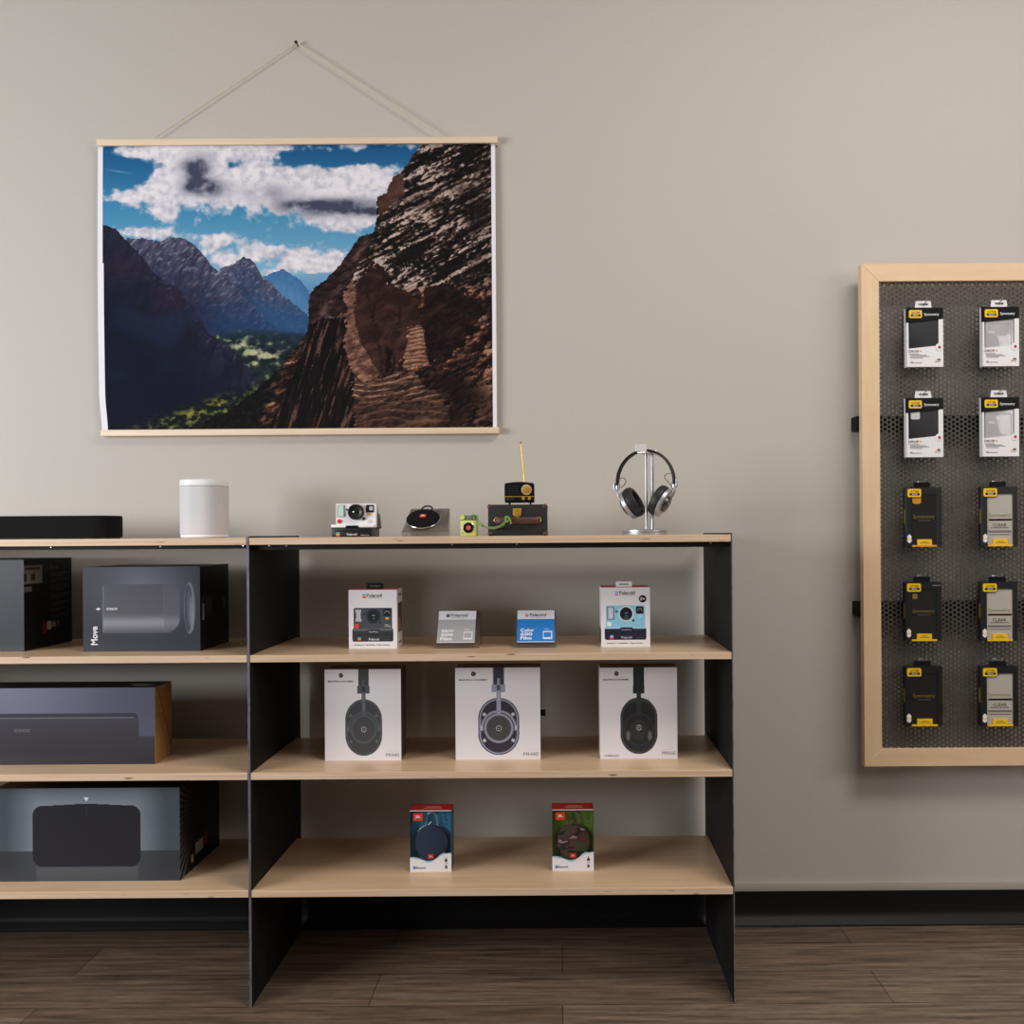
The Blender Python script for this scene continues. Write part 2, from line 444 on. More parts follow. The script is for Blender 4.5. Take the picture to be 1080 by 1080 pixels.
# ================================================================== SHELVING UNITS
LV = [EYE-.0044-.0022*124*k for k in range(4)]       # top faces of the four boards
PT = .0025
def shelving(xl, xr, label, cat='shelf', ang_h=.0122):
    t = thing('shelving_unit', label, cat, (xl, 0, 0), 0, 'steel and plywood shelving units')
    W = xr-xl
    for x in (0, W-PT):
        mb = MB().box(x, x+PT, 0, .40, 0, EYE-.0005)
        for f in mb.bm.faces:
            n = f.normal
            if abs(n.x) < .5: f.material_index = 1
        mb.bm.normal_update()
        for f in mb.bm.faces: f.material_index = 0 if abs(f.normal.x) > .5 else 1
        mb.build('side_panel', [M['steel'], M['steel_edge']], t)
    for z in LV:
        mb = MB().box(PT+.0008, W-PT-.0008, 0, .355, z-.0165, z, .0008, 1)
        mb.bm.normal_update()
        for f in mb.bm.faces: f.material_index = 1 if f.normal.y < -.6 else 0
        mb.build('shelf_board', [M['maple'], M['ply']], t)
    # steel angle under the top board with screws, and slim corner brackets under the others
    zt = LV[0]-.0165
    g = MB().box(PT, W-PT, .02, .0225, zt-ang_h, zt-.0002).box(PT, W-PT, .0225, .05, zt-.0025, zt-.0002)
    g.build('support_angle', M['steel'], t)
    g = MB().box(PT, W-PT, .33, .3325, zt-ang_h, zt-.0002).box(PT, W-PT, .30, .33, zt-.0025, zt-.0002)
    g.build('support_angle', M['steel'], t)
    for z in LV[1:]:
        for x0, x1 in ((PT, PT+.012), (W-PT-.012, W-PT)):
            xs = x0 if x0 < W/2 else x1-.002
            MB().box(x0, x1, .03, .33, z-.0190, z-.0167).box(xs, xs+.002, .03, .33, z-.03, z-.0190).build('support_bracket', M['steel'], t)
    return t, W
XM = -.7233
UR, WR = shelving(XM, .401, 'black steel and plywood shelving unit on the right, holding the headphone boxes')
UL, WL = shelving(XM-.0004-1.1243, XM-.0004, 'black steel and plywood shelving unit at the left edge, holding the large black speaker boxes', ang_h=.009)
def screws(unit, pxs, dz):
    for px in pxs:
        x = P(px, 575, .02)[0]-unit.location.x
        z = LV[0]-.0165-dz
        MB().lathe([(.0001,0),(.0022,.0006),(.0026,.0016),(.0026,.003)], Matrix.Translation((x,.0175,z)) @ Matrix.Rotation(-PI/2,4,'X')).build('screw', M['chrome'], unit)
screws(UL, (54.5, 170, 257), .0025)
screws(UR, (284.5, 302.5, 477, 545, 749.5), .0025)

# ================================================================== HANGING POSTER
YP = WALL-.012
def fb(x, y, z=0.0, o=4): return noise.fractal((x, y, z), 1.0, 2.0, o)
def rid(x, y, z=0.0):
    s, a = 0, 1.0
    for k in range(4):
        s += a*(1-abs(noise.noise((x,y,z))*2)); x *= 2.1; y *= 2.1; a *= .5
    return s/1.875
def below(pts, x):
    "height of a ridge line at x"
    if x <= pts[0][0] or x >= pts[-1][0]: return None
    for (xa, ya), (xb, yb) in zip(pts, pts[1:]):
        if xa <= x <= xb: return ya+(yb-ya)*(x-xa)/(xb-xa)
BL = [(250,395,130,62,1.1),(370,420,150,66,1.0),(560,425,190,62,1.15),(720,400,105,52,1.0),(620,470,120,46,.8),(700,500,60,36,.9),(190,440,60,44,.9),
      (255,335,90,26,1.0),(430,330,140,28,1.0),(680,326,60,20,.7),(800,324,60,14,.7),(120,335,90,22,.8),(95,450,52,20,1.1),(207,500,36,18,1.0),(165,542,62,20,1.0),
      (330,563,75,14,1.0),(430,582,42,20,1.0),(355,606,50,22,1.0),(560,606,130,34,1.0),(600,632,90,20,.8),(440,640,60,10,.6),(320,548,50,8,.6),(640,520,80,22,.7),(490,580,20,8,.8),(300,585,40,12,.7)]
DK = [(282,385,36,34,1.0),(308,430,52,20,.95),(640,480,118,20,1.0),(560,470,60,12,.55),(470,440,70,22,.3),(720,492,40,12,.5)]
HOLE = [(630,358,110,20,1.0),(770,345,60,20,.8),(120,395,75,34,.9),(375,372,22,12,.5),(90,360,50,10,.4),(520,350,30,12,.4)]
R_FAR = [(500,655),(540,646),(580,643),(618,642),(640,642),(640,660)]
R_4 = [(440,655),(462,645),(480,640),(500,630),(520,645),(545,662),(560,680),(572,706),(580,720)]
R_3 = [(340,630),(356,622),(378,618),(398,601),(415,604),(432,622),(446,650),(470,668),(490,690),(520,712),(558,745),(575,760)]
R_2 = [(104,552),(150,556),(195,560),(215,551),(240,552),(268,562),(290,584),(312,612),(345,645),(370,668),(392,692),(430,730),(470,770),(500,790)]
R_1 = [(40,520),(54,522),(78,530),(100,555),(124,580),(150,606),(172,640),(200,664),(236,680),(262,705),(285,745),(310,792),(350,815),(392,852),(430,905)]
CLIFF = [(1045,318),(862,318),(846,330),(832,352),(810,385),(782,405),(764,440),(740,455),(737,478),(741,505),(732,540),(722,548),(715,545),(690,556),(668,590),(640,625),
         (612,655),(582,680),(565,712),(562,790),(540,822),(512,850),(490,880),(462,905),(432,930),(398,960),(360,985),(300,1012),(200,1050),(1045,1050)]
def in_poly(pts, x, y):
    ins = False; j = len(pts)-1
    for i in range(len(pts)):
        xi, yi = pts[i]; xj, yj = pts[j]
        if (yi > y) != (yj > y) and x < (xj-xi)*(y-yi)/(yj-yi)+xi: ins = not ins
        j = i
    return ins
def blob(lst, x, y):
    s = 0
    for cx, cy, rx, ry, a in lst:
        q = ((x-cx)/rx)**2+((y-cy)/ry)**2
        if q < 4: s += a*math.exp(-q*1.1)
    return s
def sky(x, y):
    t = clamp((y-318)/330)
    c = mix(mix((22,82,132),(66,134,176),clamp(t*2)), (128,176,204), clamp(t*2-1))
    n = fb(x/52, y/40, 3.1, 5); n2 = fb(x/17, y/14, 8.0, 5)
    d = blob(BL,x,y)-blob(HOLE,x,y)*1.1+n*.46+n2*.24
    a = sst(.24,.80,d)
    k = clamp(.5+n2*.35+.25*noise.noise((x/30,y/24,1.5)))
    cl = mix((150,152,172),(232,226,232), clamp(.22+.85*k+.35*(d-.7)+.22*noise.noise((x/22,y/15,2.2))))
    dk = clamp(blob(DK,x,y)*(1.0+n*.9+n2*.35))
    cl = mix(cl, (66,70,92), clamp(dk*1.15))
    st = clamp(1-abs(y-(381+(x-55)*.16))/3.2)*clamp(1-abs(x-85)/38)*.5
    return mix(mix(c,(190,205,220),st), cl, a)
FACE_SMOOTH = [(240,490),(300,455),(335,475),(345,540),(420,560),(455,600),(470,690),(430,690),(405,800),(372,825),(330,872),(290,830),(240,750),(215,640),(222,540)]
FACE_DARK = [(470,555),(560,530),(650,590),(715,640),(690,690),(625,760),(570,830),(492,832),(480,700)]
FACE_PYRAMID = [(422,700),(470,688),(482,740),(494,832),(440,852),(398,846)]
FACE_SPINE = [(172,580),(215,505),(224,560),(214,640),(240,752),(292,832),(312,872),(262,905),(205,860),(180,790),(172,690)]
FACE_FIN = [(285,338),(240,352),(190,420),(125,495),(50,585),(38,700),(90,660),(195,640),(172,570),(215,505),(262,440)]
FACE_GULLY = [(40,690),(95,655),(190,655),(178,760),(210,880),(215,1085),(-120,1085),(-60,960),(-10,860),(20,760)]
FACE_BED = [(205,860),(262,905),(330,872),(440,868),(485,905),(560,985),(590,1040),(520,1085),(215,1085)]
FACE_HEAD = [(300,205),(345,140),(405,128),(412,200),(375,235),(318,290)]
def cliff(x, y):
    X, Yc = (x-535)/.673, (y-312)/.673
    q = y+x*.42
    big = fb(x/120, y/110, 21.0, 4); mid = fb(x/44+big, q/17, 24.0, 6); fine = fb(x/13+mid*.6, q/7, 29.0, 4); blk = fb(x/34+mid*.4, y/30, 41.0, 5)
    def cells(ax, ay, z):
        dd, pp = noise.voronoi(Vector((x/ax+blk*.6+fine*.15, q/ay+fine*.35, z)))
        return noise.cell(pp[0]*9.7), clamp((dd[1]-dd[0])*5), q/ay+fine*.35-pp[0].y
    h1, k1, t1 = cells(46, 20, 3.0); h2, k2, t2 = cells(16, 7.5, 7.0)
    tx = mid*.5+fine*.4+h1*.14+h2*.10-t1*.20-t2*.18-(1-k1)*.18-(1-k2)*.10       # -1..1 relief as the print shows it
    jx, jy = X+blk*26+fine*7, Yc+mid*22+fine*7
    # base: reddish broken rock
    t = clamp(.40+tx*1.3+big*.3)
    c = mix((26,16,17),(74,47,41), clamp(t*2.6)); c = mix(c,(120,80,64), sst(.42,.66,t)); c = mix(c,(178,134,112), sst(.66,.95,t)*.85)
    # pale ledges climbing to the right in the upper part
    if jy < 590:
        led = fb((X+Yc*.2)/150, (Yc+X*.50)/26, 51.0, 5)+.5*fine
        p = clamp(.33+led*1.25+tx*.75)
        pc = mix((22,17,16),(70,54,49), clamp(p*2.6)); pc = mix(pc,(126,104,96), sst(.44,.62,p)); pc = mix(pc,(200,178,170), sst(.62,.92,p)*.9)
        band = clamp(1-abs((Yc+X*.52)-(500))/70)*sst(400,470,X)
        pc = mix(pc,(178,150,138), .45*band*clamp(.6+tx+led))
        c = mix(c, pc, 1-sst(520,590,jy+(X-500)*.08))
        dkm = blob([(690,270,60,80,1.1),(470,225,56,30,.9),(620,180,60,24,.6),(690,470,50,60,.8),(560,480,40,40,.7),(580,110,40,20,.6),(420,110,30,30,.6),(720,150,20,60,.5)], X, Yc)
        c = mix(c,(27,19,18), clamp(dkm*(.9+tx*1.0)-.1)*.85)
    if in_poly(FACE_HEAD, X+fine*10, Yc+fine*10): c = mix((70,46,40),(116,82,70), clamp(.45+tx*.7+(X-355)/160))
    if in_poly(FACE_BED, jx, jy):
        l = math.sin((Yc-X*.21-60*math.sin(X/130))*.30+mid*1.6); l2 = math.sin((Yc+X*.05)*.16+big*5)
        c = mix((52,34,31),(122,86,72), clamp(.42+tx*1.0)); c = mix(c,(214,170,142), .75*clamp(l*1.8-.9)*clamp(.35+mid*2+.5)*(1-sst(940,1010,Yc))); c = mix(c,(170,122,102), .35*clamp(l2*3-1.8))
    if X > 470 and Yc > 850:
        m_ = blob([(560,900,70,60,1.0),(650,950,80,70,1.0),(600,1040,60,40,.8),(720,1020,40,60,.5)], X, Yc)
        c = mix(c,(30,20,19), clamp(m_*(.9+tx*.9)-.15)*.85)
    if in_poly(FACE_SMOOTH, X+fine*16+blk*10, Yc+fine*16):
        cr = min(abs(X-305-20*math.sin(Yc/60)-blk*18), abs(X-372-14*math.sin(Yc/45)-blk*14), abs(X-250-(Yc-500)*.2-blk*16))
        c = mix((48,30,28),(96,63,52), clamp(.42+tx*.55+blk*.5+(Yc-700)/900)); c = mix(c,(26,16,17), .7*clamp(1-cr/7)*clamp(.5+blk*2))
    if in_poly(FACE_DARK, jx, jy): c = mix((24,15,16),(78,50,43), clamp(.34+tx*.75+blk*.3))
    if in_poly([(335,770),(362,780),(352,850),(334,870)], X+fine*8, Yc): c = (26,16,17)
    if in_poly(FACE_PYRAMID, X+fine*9, Yc+fine*9):
        l = math.sin(Yc*.42+X*.05+mid*3); c = mix((84,54,44),(184,136,110), clamp(.55+l*.33+tx*.5))
    if in_poly(FACE_SPINE, X+fine*14+blk*8, Yc+fine*14): c = mix((84,56,48),(176,128,106), clamp(.5+tx*.75+blk*.5))
    if in_poly(FACE_FIN, X+fine*10, Yc+fine*10):
        l = math.sin((Yc-X*.12)*.22+mid*2); c = mix((32,21,23),(92,64,60), clamp(.36+l*.16+tx*.6)); 
        c = mix(c,(150,122,116), .6*clamp(1-abs(X-(262-(Yc-345)*.62)-20)/26)*clamp(.5+tx))
    if in_poly(FACE_GULLY, X+fine*12, Yc+fine*8):
        s_ = X+(Yc-700)*.30
        st = fb(s_/15, Yc/160, 61.0, 4)+.5*fb(s_/6, Yc/50, 64.0, 3)
        c = mix((17,11,15),(46,31,31), clamp(.35+st*1.2)); c = mix(c,(132,92,78), .75*sst(.26,.62,st)); c = mix(c, (14,12,16), .9*sst(0,90,-(X+(Yc-700)*.28)+20+blk*60))
        c = mix(c,(216,204,206), .8*clamp(1-abs(Yc-654-(X-140)*-.06)/7)*clamp(1-abs(X-140)/44))
    if Yc > 640: c = mix(c, mix((12,13,17),(34,33,30),clamp(.3+fine*.8+mid*.4)), .94*sst(-10,60,-(X+(Yc-690)*.30)+10+blk*50))
    # scrub
    bx = blob([(560,60,110,40,.9),(430,90,40,50,.9),(480,170,50,40,.6),(330,330,50,40,.9),(440,430,56,70,1.2),(370,450,40,50,1.0),(520,470,60,30,.9),(660,490,70,40,.9),(690,90,60,40,.5),(640,240,50,30,.4),(360,270,40,30,.8),(400,240,30,30,.6),(600,330,60,30,.6),(560,520,60,20,.7),(620,960,40,30,.6)], X, Yc)
    b = noise.noise((X/13, Yc/11, 31.0))+.7*noise.noise((X/6,Yc/5.5,33.0))
    c = mix(c, mix((20,21,17),(48,47,32),clamp(b-.2)), clamp((b*.9+bx*1.0-.74)*3)*.92)
    c = mix(c, (140,122,48), clamp(blob([(295,390,14,16,1),(318,342,12,8,.7),(280,435,8,8,.9),(660,520,14,6,.5)],X,Yc)*(.5+b))*.7)
    return c
def poster_px(x, y):
    if x < 45+(y-318)*.003 or x > 1033 or y < 316: return (236,232,238)
    w1 = 7*fb(x/22, y/22, 5.0, 4); w2 = 5*fb(x/14, y/60, 9.0, 4)
    c = sky(x, y)
    r = below(R_FAR, x)
    if r and y > r+w1*.3: c = mix((120,164,198),(86,138,182), clamp((y-r)/50))
    r = below(R_4, x)
    if r and y > r+w1*.5:
        q = clamp((y-r)/90); c = mix((66,112,158),(96,146,190), q); c = mix(c,(46,88,136), .5*clamp(rid(x/16,y/40)-.25))
    r = below(R_3, x)
    if r and y > r+w1*.7:
        q = clamp((y-r)/130); c = mix((88,88,112),(38,62,96), q)
        c = mix(c,(38,46,74), .8*clamp(rid(x/20,y/46,2)*1.3-.35)); c = mix(c,(150,146,160), .75*clamp(fb(x/9+y/14,y/10,4.0)*1.7-.15)*(1-q))
        c = mix(c, (40,82,126), .7*sst(670,760,y))
    r = below(R_2, x)
    if r and y > r+w1*.8:
        q = clamp((y-r)/190); c = mix((84,82,108),(34,42,70), clamp(q*1.3))
        c = mix(c,(36,36,58), .85*clamp(rid(x/24+y/60,y/60,3)*1.4-.4)); c = mix(c,(158,150,166), .8*clamp(fb(x/10+y/10,y/13,6.0)*1.8-.2)*clamp(1-q*1.1))
        c = mix(c,(92,66,78), .4*clamp(fb(x/40,y/26,7)*1.5)*(1-abs(q*2-1)))
        c = mix(c,(30,62,104), .75*sst(650,790,y)*sst(230,400,x))
    # valley floor
    v0 = 780+abs(x-420)*.08
    if 290 < x < 640 and y > v0+w1*.6 and (x > 330 or y > 800):
        g = fb(x/26, y/18, 12.0, 5); c2 = mix((18,26,34),(46,60,58), clamp(.45+g*.9))
        c2 = mix(c2,(34,56,82), .6*clamp(1-(y-v0)/60))
        s = blob([(392,822,34,9,1),(430,842,32,10,1.0),(468,850,30,8,.9),(428,866,14,9,.7),(372,810,18,4,.8),(450,820,30,4,.4),(520,790,40,5,.25)], x, y)
        c2 = mix(c2, (186,184,152), clamp((s+g*.9-.32)*1.6)); c2 = mix(c2,(132,146,80), clamp(s*.5+g*1.6-.5)*.55)
        c = mix(c, c2, sst(-8, 14, y-v0))
    r = below(R_1, x)
    if r and y > r+w1*.8:
        q = clamp((y-r)/420); c = mix((38,36,56),(11,17,36), clamp(q*1.7))
        c = mix(c,(16,18,32), .7*clamp(rid(x/30+y/90,y/70,5)*1.3-.4))
        if y < r+120: c = mix(c,(120,112,132), .55*clamp(fb(x/12+y/16,y/12,11.0)*1.5-.2)*clamp(1-(y-r)/60)*sst(90,170,x))
        c = mix(c,(66,40,56), .6*clamp(1-math.hypot((x-90)/70,(y-630)/60))*clamp(.6+rid(x/60,y/9,2)-.6))
        c = mix(c,(58,34,54), .35*clamp(1-math.hypot((x-210)/60,(y-700)/60)))
        c = mix(c,(26,44,78), .35*sst(-.1,.5,fb(x/120,y/90,4,2))*sst(640,760,y)*(1-sst(860,930,y)))
    if y > 860 and x < 560 and y > 1010-(x-90)*.32+w1*2:
        g = fb(x/18, y/12, 15.0, 5); c2 = mix((16,20,22),(54,60,44), clamp(.3+g*1.0))
        s = blob([(262,988,28,11,1.0),(325,962,28,13,1.1),(350,982,20,6,.6),(222,1002,20,6,.5),(300,1010,60,8,.25),(400,910,40,10,.25)], x, y)
        c2 = mix(c2, (178,160,62), clamp((s+g*1.1-.36)*1.3)); c2 = mix(c2,(86,100,52), .5*clamp(g*2-.1))
        c2 = mix(c2,(140,150,150), .7*clamp(blob([(262,902,14,4,1),(300,935,40,4,.4)],x,y)))
        c = mix(c, c2, sst(0, 46, y-(1010-(x-90)*.32)))
    if in_poly(CLIFF, x+w2, y+w1*.6):
        c = cliff(x, y); g_ = (c[0]+c[1]+c[2])/480; c = mix((c[0]*.72,c[1]*.70,c[2]*.70), c, clamp(g_*1.3-.2))
    return c
pt = thing('hanging_poster', 'large canyon landscape print hung between pale wooden rails above the shelves', 'poster', (P(314,455,YP)[0], WALL, P(314,459,YP)[1]))
px0 = pt.location.copy()
def PL(px, py, Y):
    x, z = P(px, py, Y); return Vector((x-px0.x, Y-px0.y, z-px0.z))
yr0 = WALL-.024
for nm, (xa, ya, xb, yb, h) in (('top_rail',(101.5,146.9,524.6,143.7,6.6)),('bottom_rail',(105.8,452.9,526.2,451.0,6.6))):
    a, b = PL(xa, ya, yr0), PL(xb, yb, yr0); hh = h*S(yr0)
    zz = (a.z+b.z)/2
    mb = MB().box(a.x, b.x, yr0-WALL, yr0-WALL+.0085, zz-hh, zz, .0012).box(a.x, b.x, yr0-WALL+.0135, -.0005, zz-hh, zz, .0012)
    mb.build(nm, M['pine'], pt)
ys = WALL-.0135
A, B = PL(103.3, 150, ys), PL(524.2, 454, ys)
nx, ny = 400, 300
V, Fc, C = [], [], []
for j in range(ny+1):
    for i in range(nx+1):
        u, v = i/nx, j/ny
        e = .004*math.sin(PI*v)*(math.cos(2*PI*u)*.5+.5)*0.6
        dx = .006*sst(.86, 1, v)*(1-sst(0,.25,u)) - .004*math.sin(PI*v)*(1-sst(0,.2,u))*.5
        V.append((A.x+(B.x-A.x)*u+dx, A.y-e, A.z+(B.z-A.z)*v))
for j in range(ny):
    for i in range(nx):
        a = j*(nx+1)+i; Fc.append((a, a+nx+1, a+nx+2, a+1))
        C.append(poster_px(32+1010*(i+.5)/nx, 312+727*(j+.5)/ny))
sheet = colour_mesh('printed_sheet', V, Fc, C, M['print_paper'], pt)
for p in sheet.data.polygons: p.use_smooth = True
nl = PL(313, 46, WALL-.012)
la, lb = PL(160.5, 147, WALL-.017), PL(467.5, 144.5, WALL-.017)
MB().tube([la+Vector((0,0,-.006)), la, nl+Vector((-.004,0,-.002)), nl+Vector((0,0,.002)), nl+Vector((.004,0,-.002)), lb, lb+Vector((0,0,-.006))], .0013, 8).build('hanging_cord', M['cord'], pt)
nw = P(313, 46, WALL-.012)
tag(MB().lathe([(.0001,-.002),(.0045,-.001),(.0045,.001),(.0018,.002),(.0018,.022)], Matrix.Translation((nw[0], WALL-.02, nw[1])) @ Matrix.Rotation(-PI/2,4,'X'), 16).build('wall_nail', M['black']),
    'small black nail in the wall that the poster cord hangs from', 'nail')

# ================================================================== PERFORATED DISPLAY BOARD
YF = .358                                   # front of its maple frame
xL = (P(908.8, 280, YF)[0]+P(911.5, 806, YF)[0])/2; zT = P(980, 277.8, YF)[1]; zB = P(980, 808.2, YF)[1]
fw = 18.6*S(YF); xR = xL+.552
bd = thing('display_board', 'maple framed dark perforated metal display board on the wall, hung with phone case packages', 'display board', (xL, YF, zB))
Hb = zT-zB; Wb = xR-xL
for nm, poly, m in (('frame_stile', [(0,0),(fw,fw),(fw,Hb-fw),(0,Hb)], 'maple_rail_v'), ('frame_stile', [(Wb,0),(Wb,Hb),(Wb-fw,Hb-fw),(Wb-fw,fw)], 'maple_rail_v'),
                    ('frame_rail', [(0,Hb),(fw,Hb-fw),(Wb-fw,Hb-fw),(Wb,Hb)], 'maple_rail'), ('frame_rail', [(0,0),(Wb,0),(Wb-fw,fw),(fw,fw)], 'maple_rail')):
    MB().prism(poly, 0, .026, 0, None, .0008, 1).build(nm, M[m], bd)
V, Fc = honeycomb(Wb-2*fw+.016, Hb-2*fw+.016, .0127, .00445, .0015)
me = bpy.data.meshes.new('perforated_sheet'); me.from_pydata(V, [], Fc); me.materials.append(M['perf'])
ps = bpy.data.objects.new('perforated_sheet', me); COL.objects.link(ps); ps.parent = bd; ps.location = (fw-.008, .0105, fw-.008)
for za, zb in ((P(905,439.5,.4)[1], P(905,454.5,.4)[1]), (P(905,634.5,.4)[1], P(905,650,.4)[1])):
    MB().box(P(902.3,450,.392)[0]-xL, Wb+.02, .0265, WALL-YF-.0005, zb-zB, za-zB, .001, 1).build('mounting_rail', M['matte_black'], bd)

YPK = .338                                  # front face of the packages
SHEET = YF+.0105
def hook(px, py, which):
    x, z = P(px, py, YF-.012)
    t = thing('peg_hook', 'bright wire hook holding '+which, 'hook', (x, SHEET, z), 0, 'wire hooks on the board')
    MB().tube(spline([(0,.004,-.004),(0,-.001,0),(0,-.022,0),(0,-.034,.0),(0,-.041,.004),(0,-.043,.009)], 4), .0018, 8).build('prong', M['chrome'], t)
    MB().box(-.006, .006, -.0025, -.0006, -.005, .003, .0006, 1).build('back_plate', M['chrome'], t)
    return t
def badge(fc, x0, y0, x1, y1, root, tilt=None):
    "yellow rounded maker's badge with its two-line lettering"
    MB().prism(rrect(fc.X(x0)-.0012, fc.X(x1)+.0012, fc.Z(y1)-.0012, fc.Z(y0)+.0012, .0045), -.0008, 0).build('badge_border', M['black'], root)
    b = MB().prism(rrect(fc.X(x0), fc.X(x1), fc.Z(y1), fc.Z(y0), .004), -.0014, -.0001).build('badge', M['yellow'], root)
    w, h = x1-x0, y1-y0
    T = Matrix.Translation((0,-.0012,0))
    MB().prism(rrect(fc.X(x0+w*.14), fc.X(x0+w*.90), fc.Z(y0+h*.80), fc.Z(y0+h*.53), .0012), -.0017, -.0013).build('badge_band', M['black'], b)
    text_mesh([fc.t('OTTER', x0+w*.2, y0+h*.2, x0+w*.86, y0+h*.48, .015, T)], 'lettering', M['black'], b)
    text_mesh([fc.t('BOX', x0+w*.34, y0+h*.57, x0+w*.72, y0+h*.76, .01, Matrix.Translation((0,-.0016,0)))], 'lettering', M['white_text'], b)

def tab(fc, x0, y0, x1, y1, root, m, depth=(.006,.0072), slot=True, trap=0.0):
    a, b, z0, z1 = fc.X(x0), fc.X(x1), fc.Z(y1), fc.Z(y0); h = z1-z0; t = trap
    o = [(a,z0),(b,z0),(b-t,z1),(a+t,z1)]
    mb = MB(); sx0, sx1 = a+(b-a)*.2, b-(b-a)*.2; sz0, sz1 = z0+h*.38, z0+h*.66
    # four strips leave the euro slot open
    mb.box(a, b, *depth, z0, sz0).box(a+t*.6, b-t*.6, *depth, sz1, z1).box(a+t*.3, sx0, *depth, sz0, sz1).box(sx1, b-t*.3, *depth, sz0, sz1)
    return mb.build('hang_tab', m, root)

def white_package(px0, py0, px1, py1, case, label, cut=False):
    x0, zt_ = P(px0, py0, YPK); x1, zb_ = P(px1, py1, YPK); W, H = x1-x0, zt_-zb_
    t = thing('phone_case_package', label, 'phone case package', ((x0+x1)/2, YPK, zb_), 0, 'phone case packages on the board')
    fc = Face(105, 137, 470, 722, W, H)      # drawing pixels of the measured front
    Dp = .019
    mb = MB().box(-W/2, W/2, .008, Dp, 0, H, .0006, 1)
    mb.box(-W/2, fc.X(122), 0, .0079, 0, H).box(fc.X(425), W/2, 0, .0079, 0, H)
    mb.prism([(fc.X(122.3),0),(fc.X(424.7),0),(fc.X(424.7),fc.Z(512)),(fc.X(122.3),fc.Z(542))], 0, .0079)
    mb.build('carton', M['card_white'], t)
    hd = MB().prism([(-W/2,H),(-W/2,fc.Z(285)),(fc.X(270),fc.Z(270)),(fc.X(460),fc.Z(250)),(W/2,fc.Z(250)),(W/2,H)], -.0006, .0078).build('header', M['matte_black'], t)
    tab(fc, 198, 66, 364, 136, t, M['card_white'], trap=.003)
    badge(fc, 126, 162, 257, 240, hd)
    text_mesh([fc.t('Symmetry', 280, 190, 428, 224, .012, Matrix.Translation((0,-.0006,0)))], 'lettering', M['white_text'], hd)
    MB().prism(circle(fc.X(428), fc.Z(528), 38/365*W, 28), -.0012, -.0001).build('round_sticker', M['card_white'], t)
    MB().prism(circle(fc.X(430), fc.Z(530), 15/365*W, 18), -.0016, -.0013).build('sticker_emblem', mat('crimson', (176,28,60), .5), t)
    text_mesh([fc.t('DROP', 124, 557, 226, 582, .02)], 'lettering', M['dark_text'], t)
    text_mesh([fc.t('+', 230, 558, 256, 580, .04)], 'lettering', M['amber'], t)
    mb = MB()
    for a, b, y in ((126,228,595),(140,300,607),(135,328,619),(140,265,633),(140,165,672),(138,256,682),(385,440,672)):
        mb.box(fc.X(a), fc.X(b), -.0003, -.0001, fc.Z(y+5), fc.Z(y-2))
    mb.build('small_print', M['grey_text'], t)
    MB().prism([(fc.X(388),fc.Z(662)),(fc.X(412),fc.Z(662)),(fc.X(412),fc.Z(642))], -.0004, -.0001).build('corner_mark', M['amber'], t)
    MB().prism([(fc.X(414),fc.Z(662)),(fc.X(440),fc.Z(662)),(fc.X(440),fc.Z(642)),(fc.X(414),fc.Z(642))], -.0004, -.0001).build('corner_mark', M['mid_text'], t)
    xa, xb, za, zb = fc.X(136), fc.X(420), fc.Z(600), fc.Z(200)
    if case == 'black':
        c = MB().prism(rrect(xa, xb, za, zb, .006), .002, .0078, 0, None, .001).build('phone_case', M['case_black'], t)
        if cut:
            MB().prism(rrect(fc.X(150), fc.X(240), fc.Z(348), fc.Z(270), .004), .0014, .0021).build('camera_opening', M['card_white'], c)
    else:
        c = MB().prism(rrect(xa, xb, za, zb, .008), .0026, .0078, 0, None, .0012).build('phone_case', mat('clear_case_on_card', (206,202,200), .12, coat=.6), t)
        MB().tube([(xa+.006,.0022,za),(xa+.006,.0022,fc.Z(330)),(xa+.009,.0022,fc.Z(300)),(xb-.009,.0022,fc.Z(300)),(xb-.006,.0022,fc.Z(330)),(xb-.006,.0022,za)], .0008, 6).build('case_edge', mat('clear_plastic_edge', (222,220,220), .1, coat=.6), c)
        MB().prism([(fc.X(165),fc.Z(395)),(fc.X(235),fc.Z(402)),(fc.X(228),fc.Z(378)),(fc.X(170),fc.Z(373))], .0018, .0025).build('sticker', M['white'], c)
    MB().box(fc.X(122.5), fc.X(424.5), .0006, .0010, fc.Z(540), fc.Z(250)).build('window_pane', M['clear'], t)
    return t

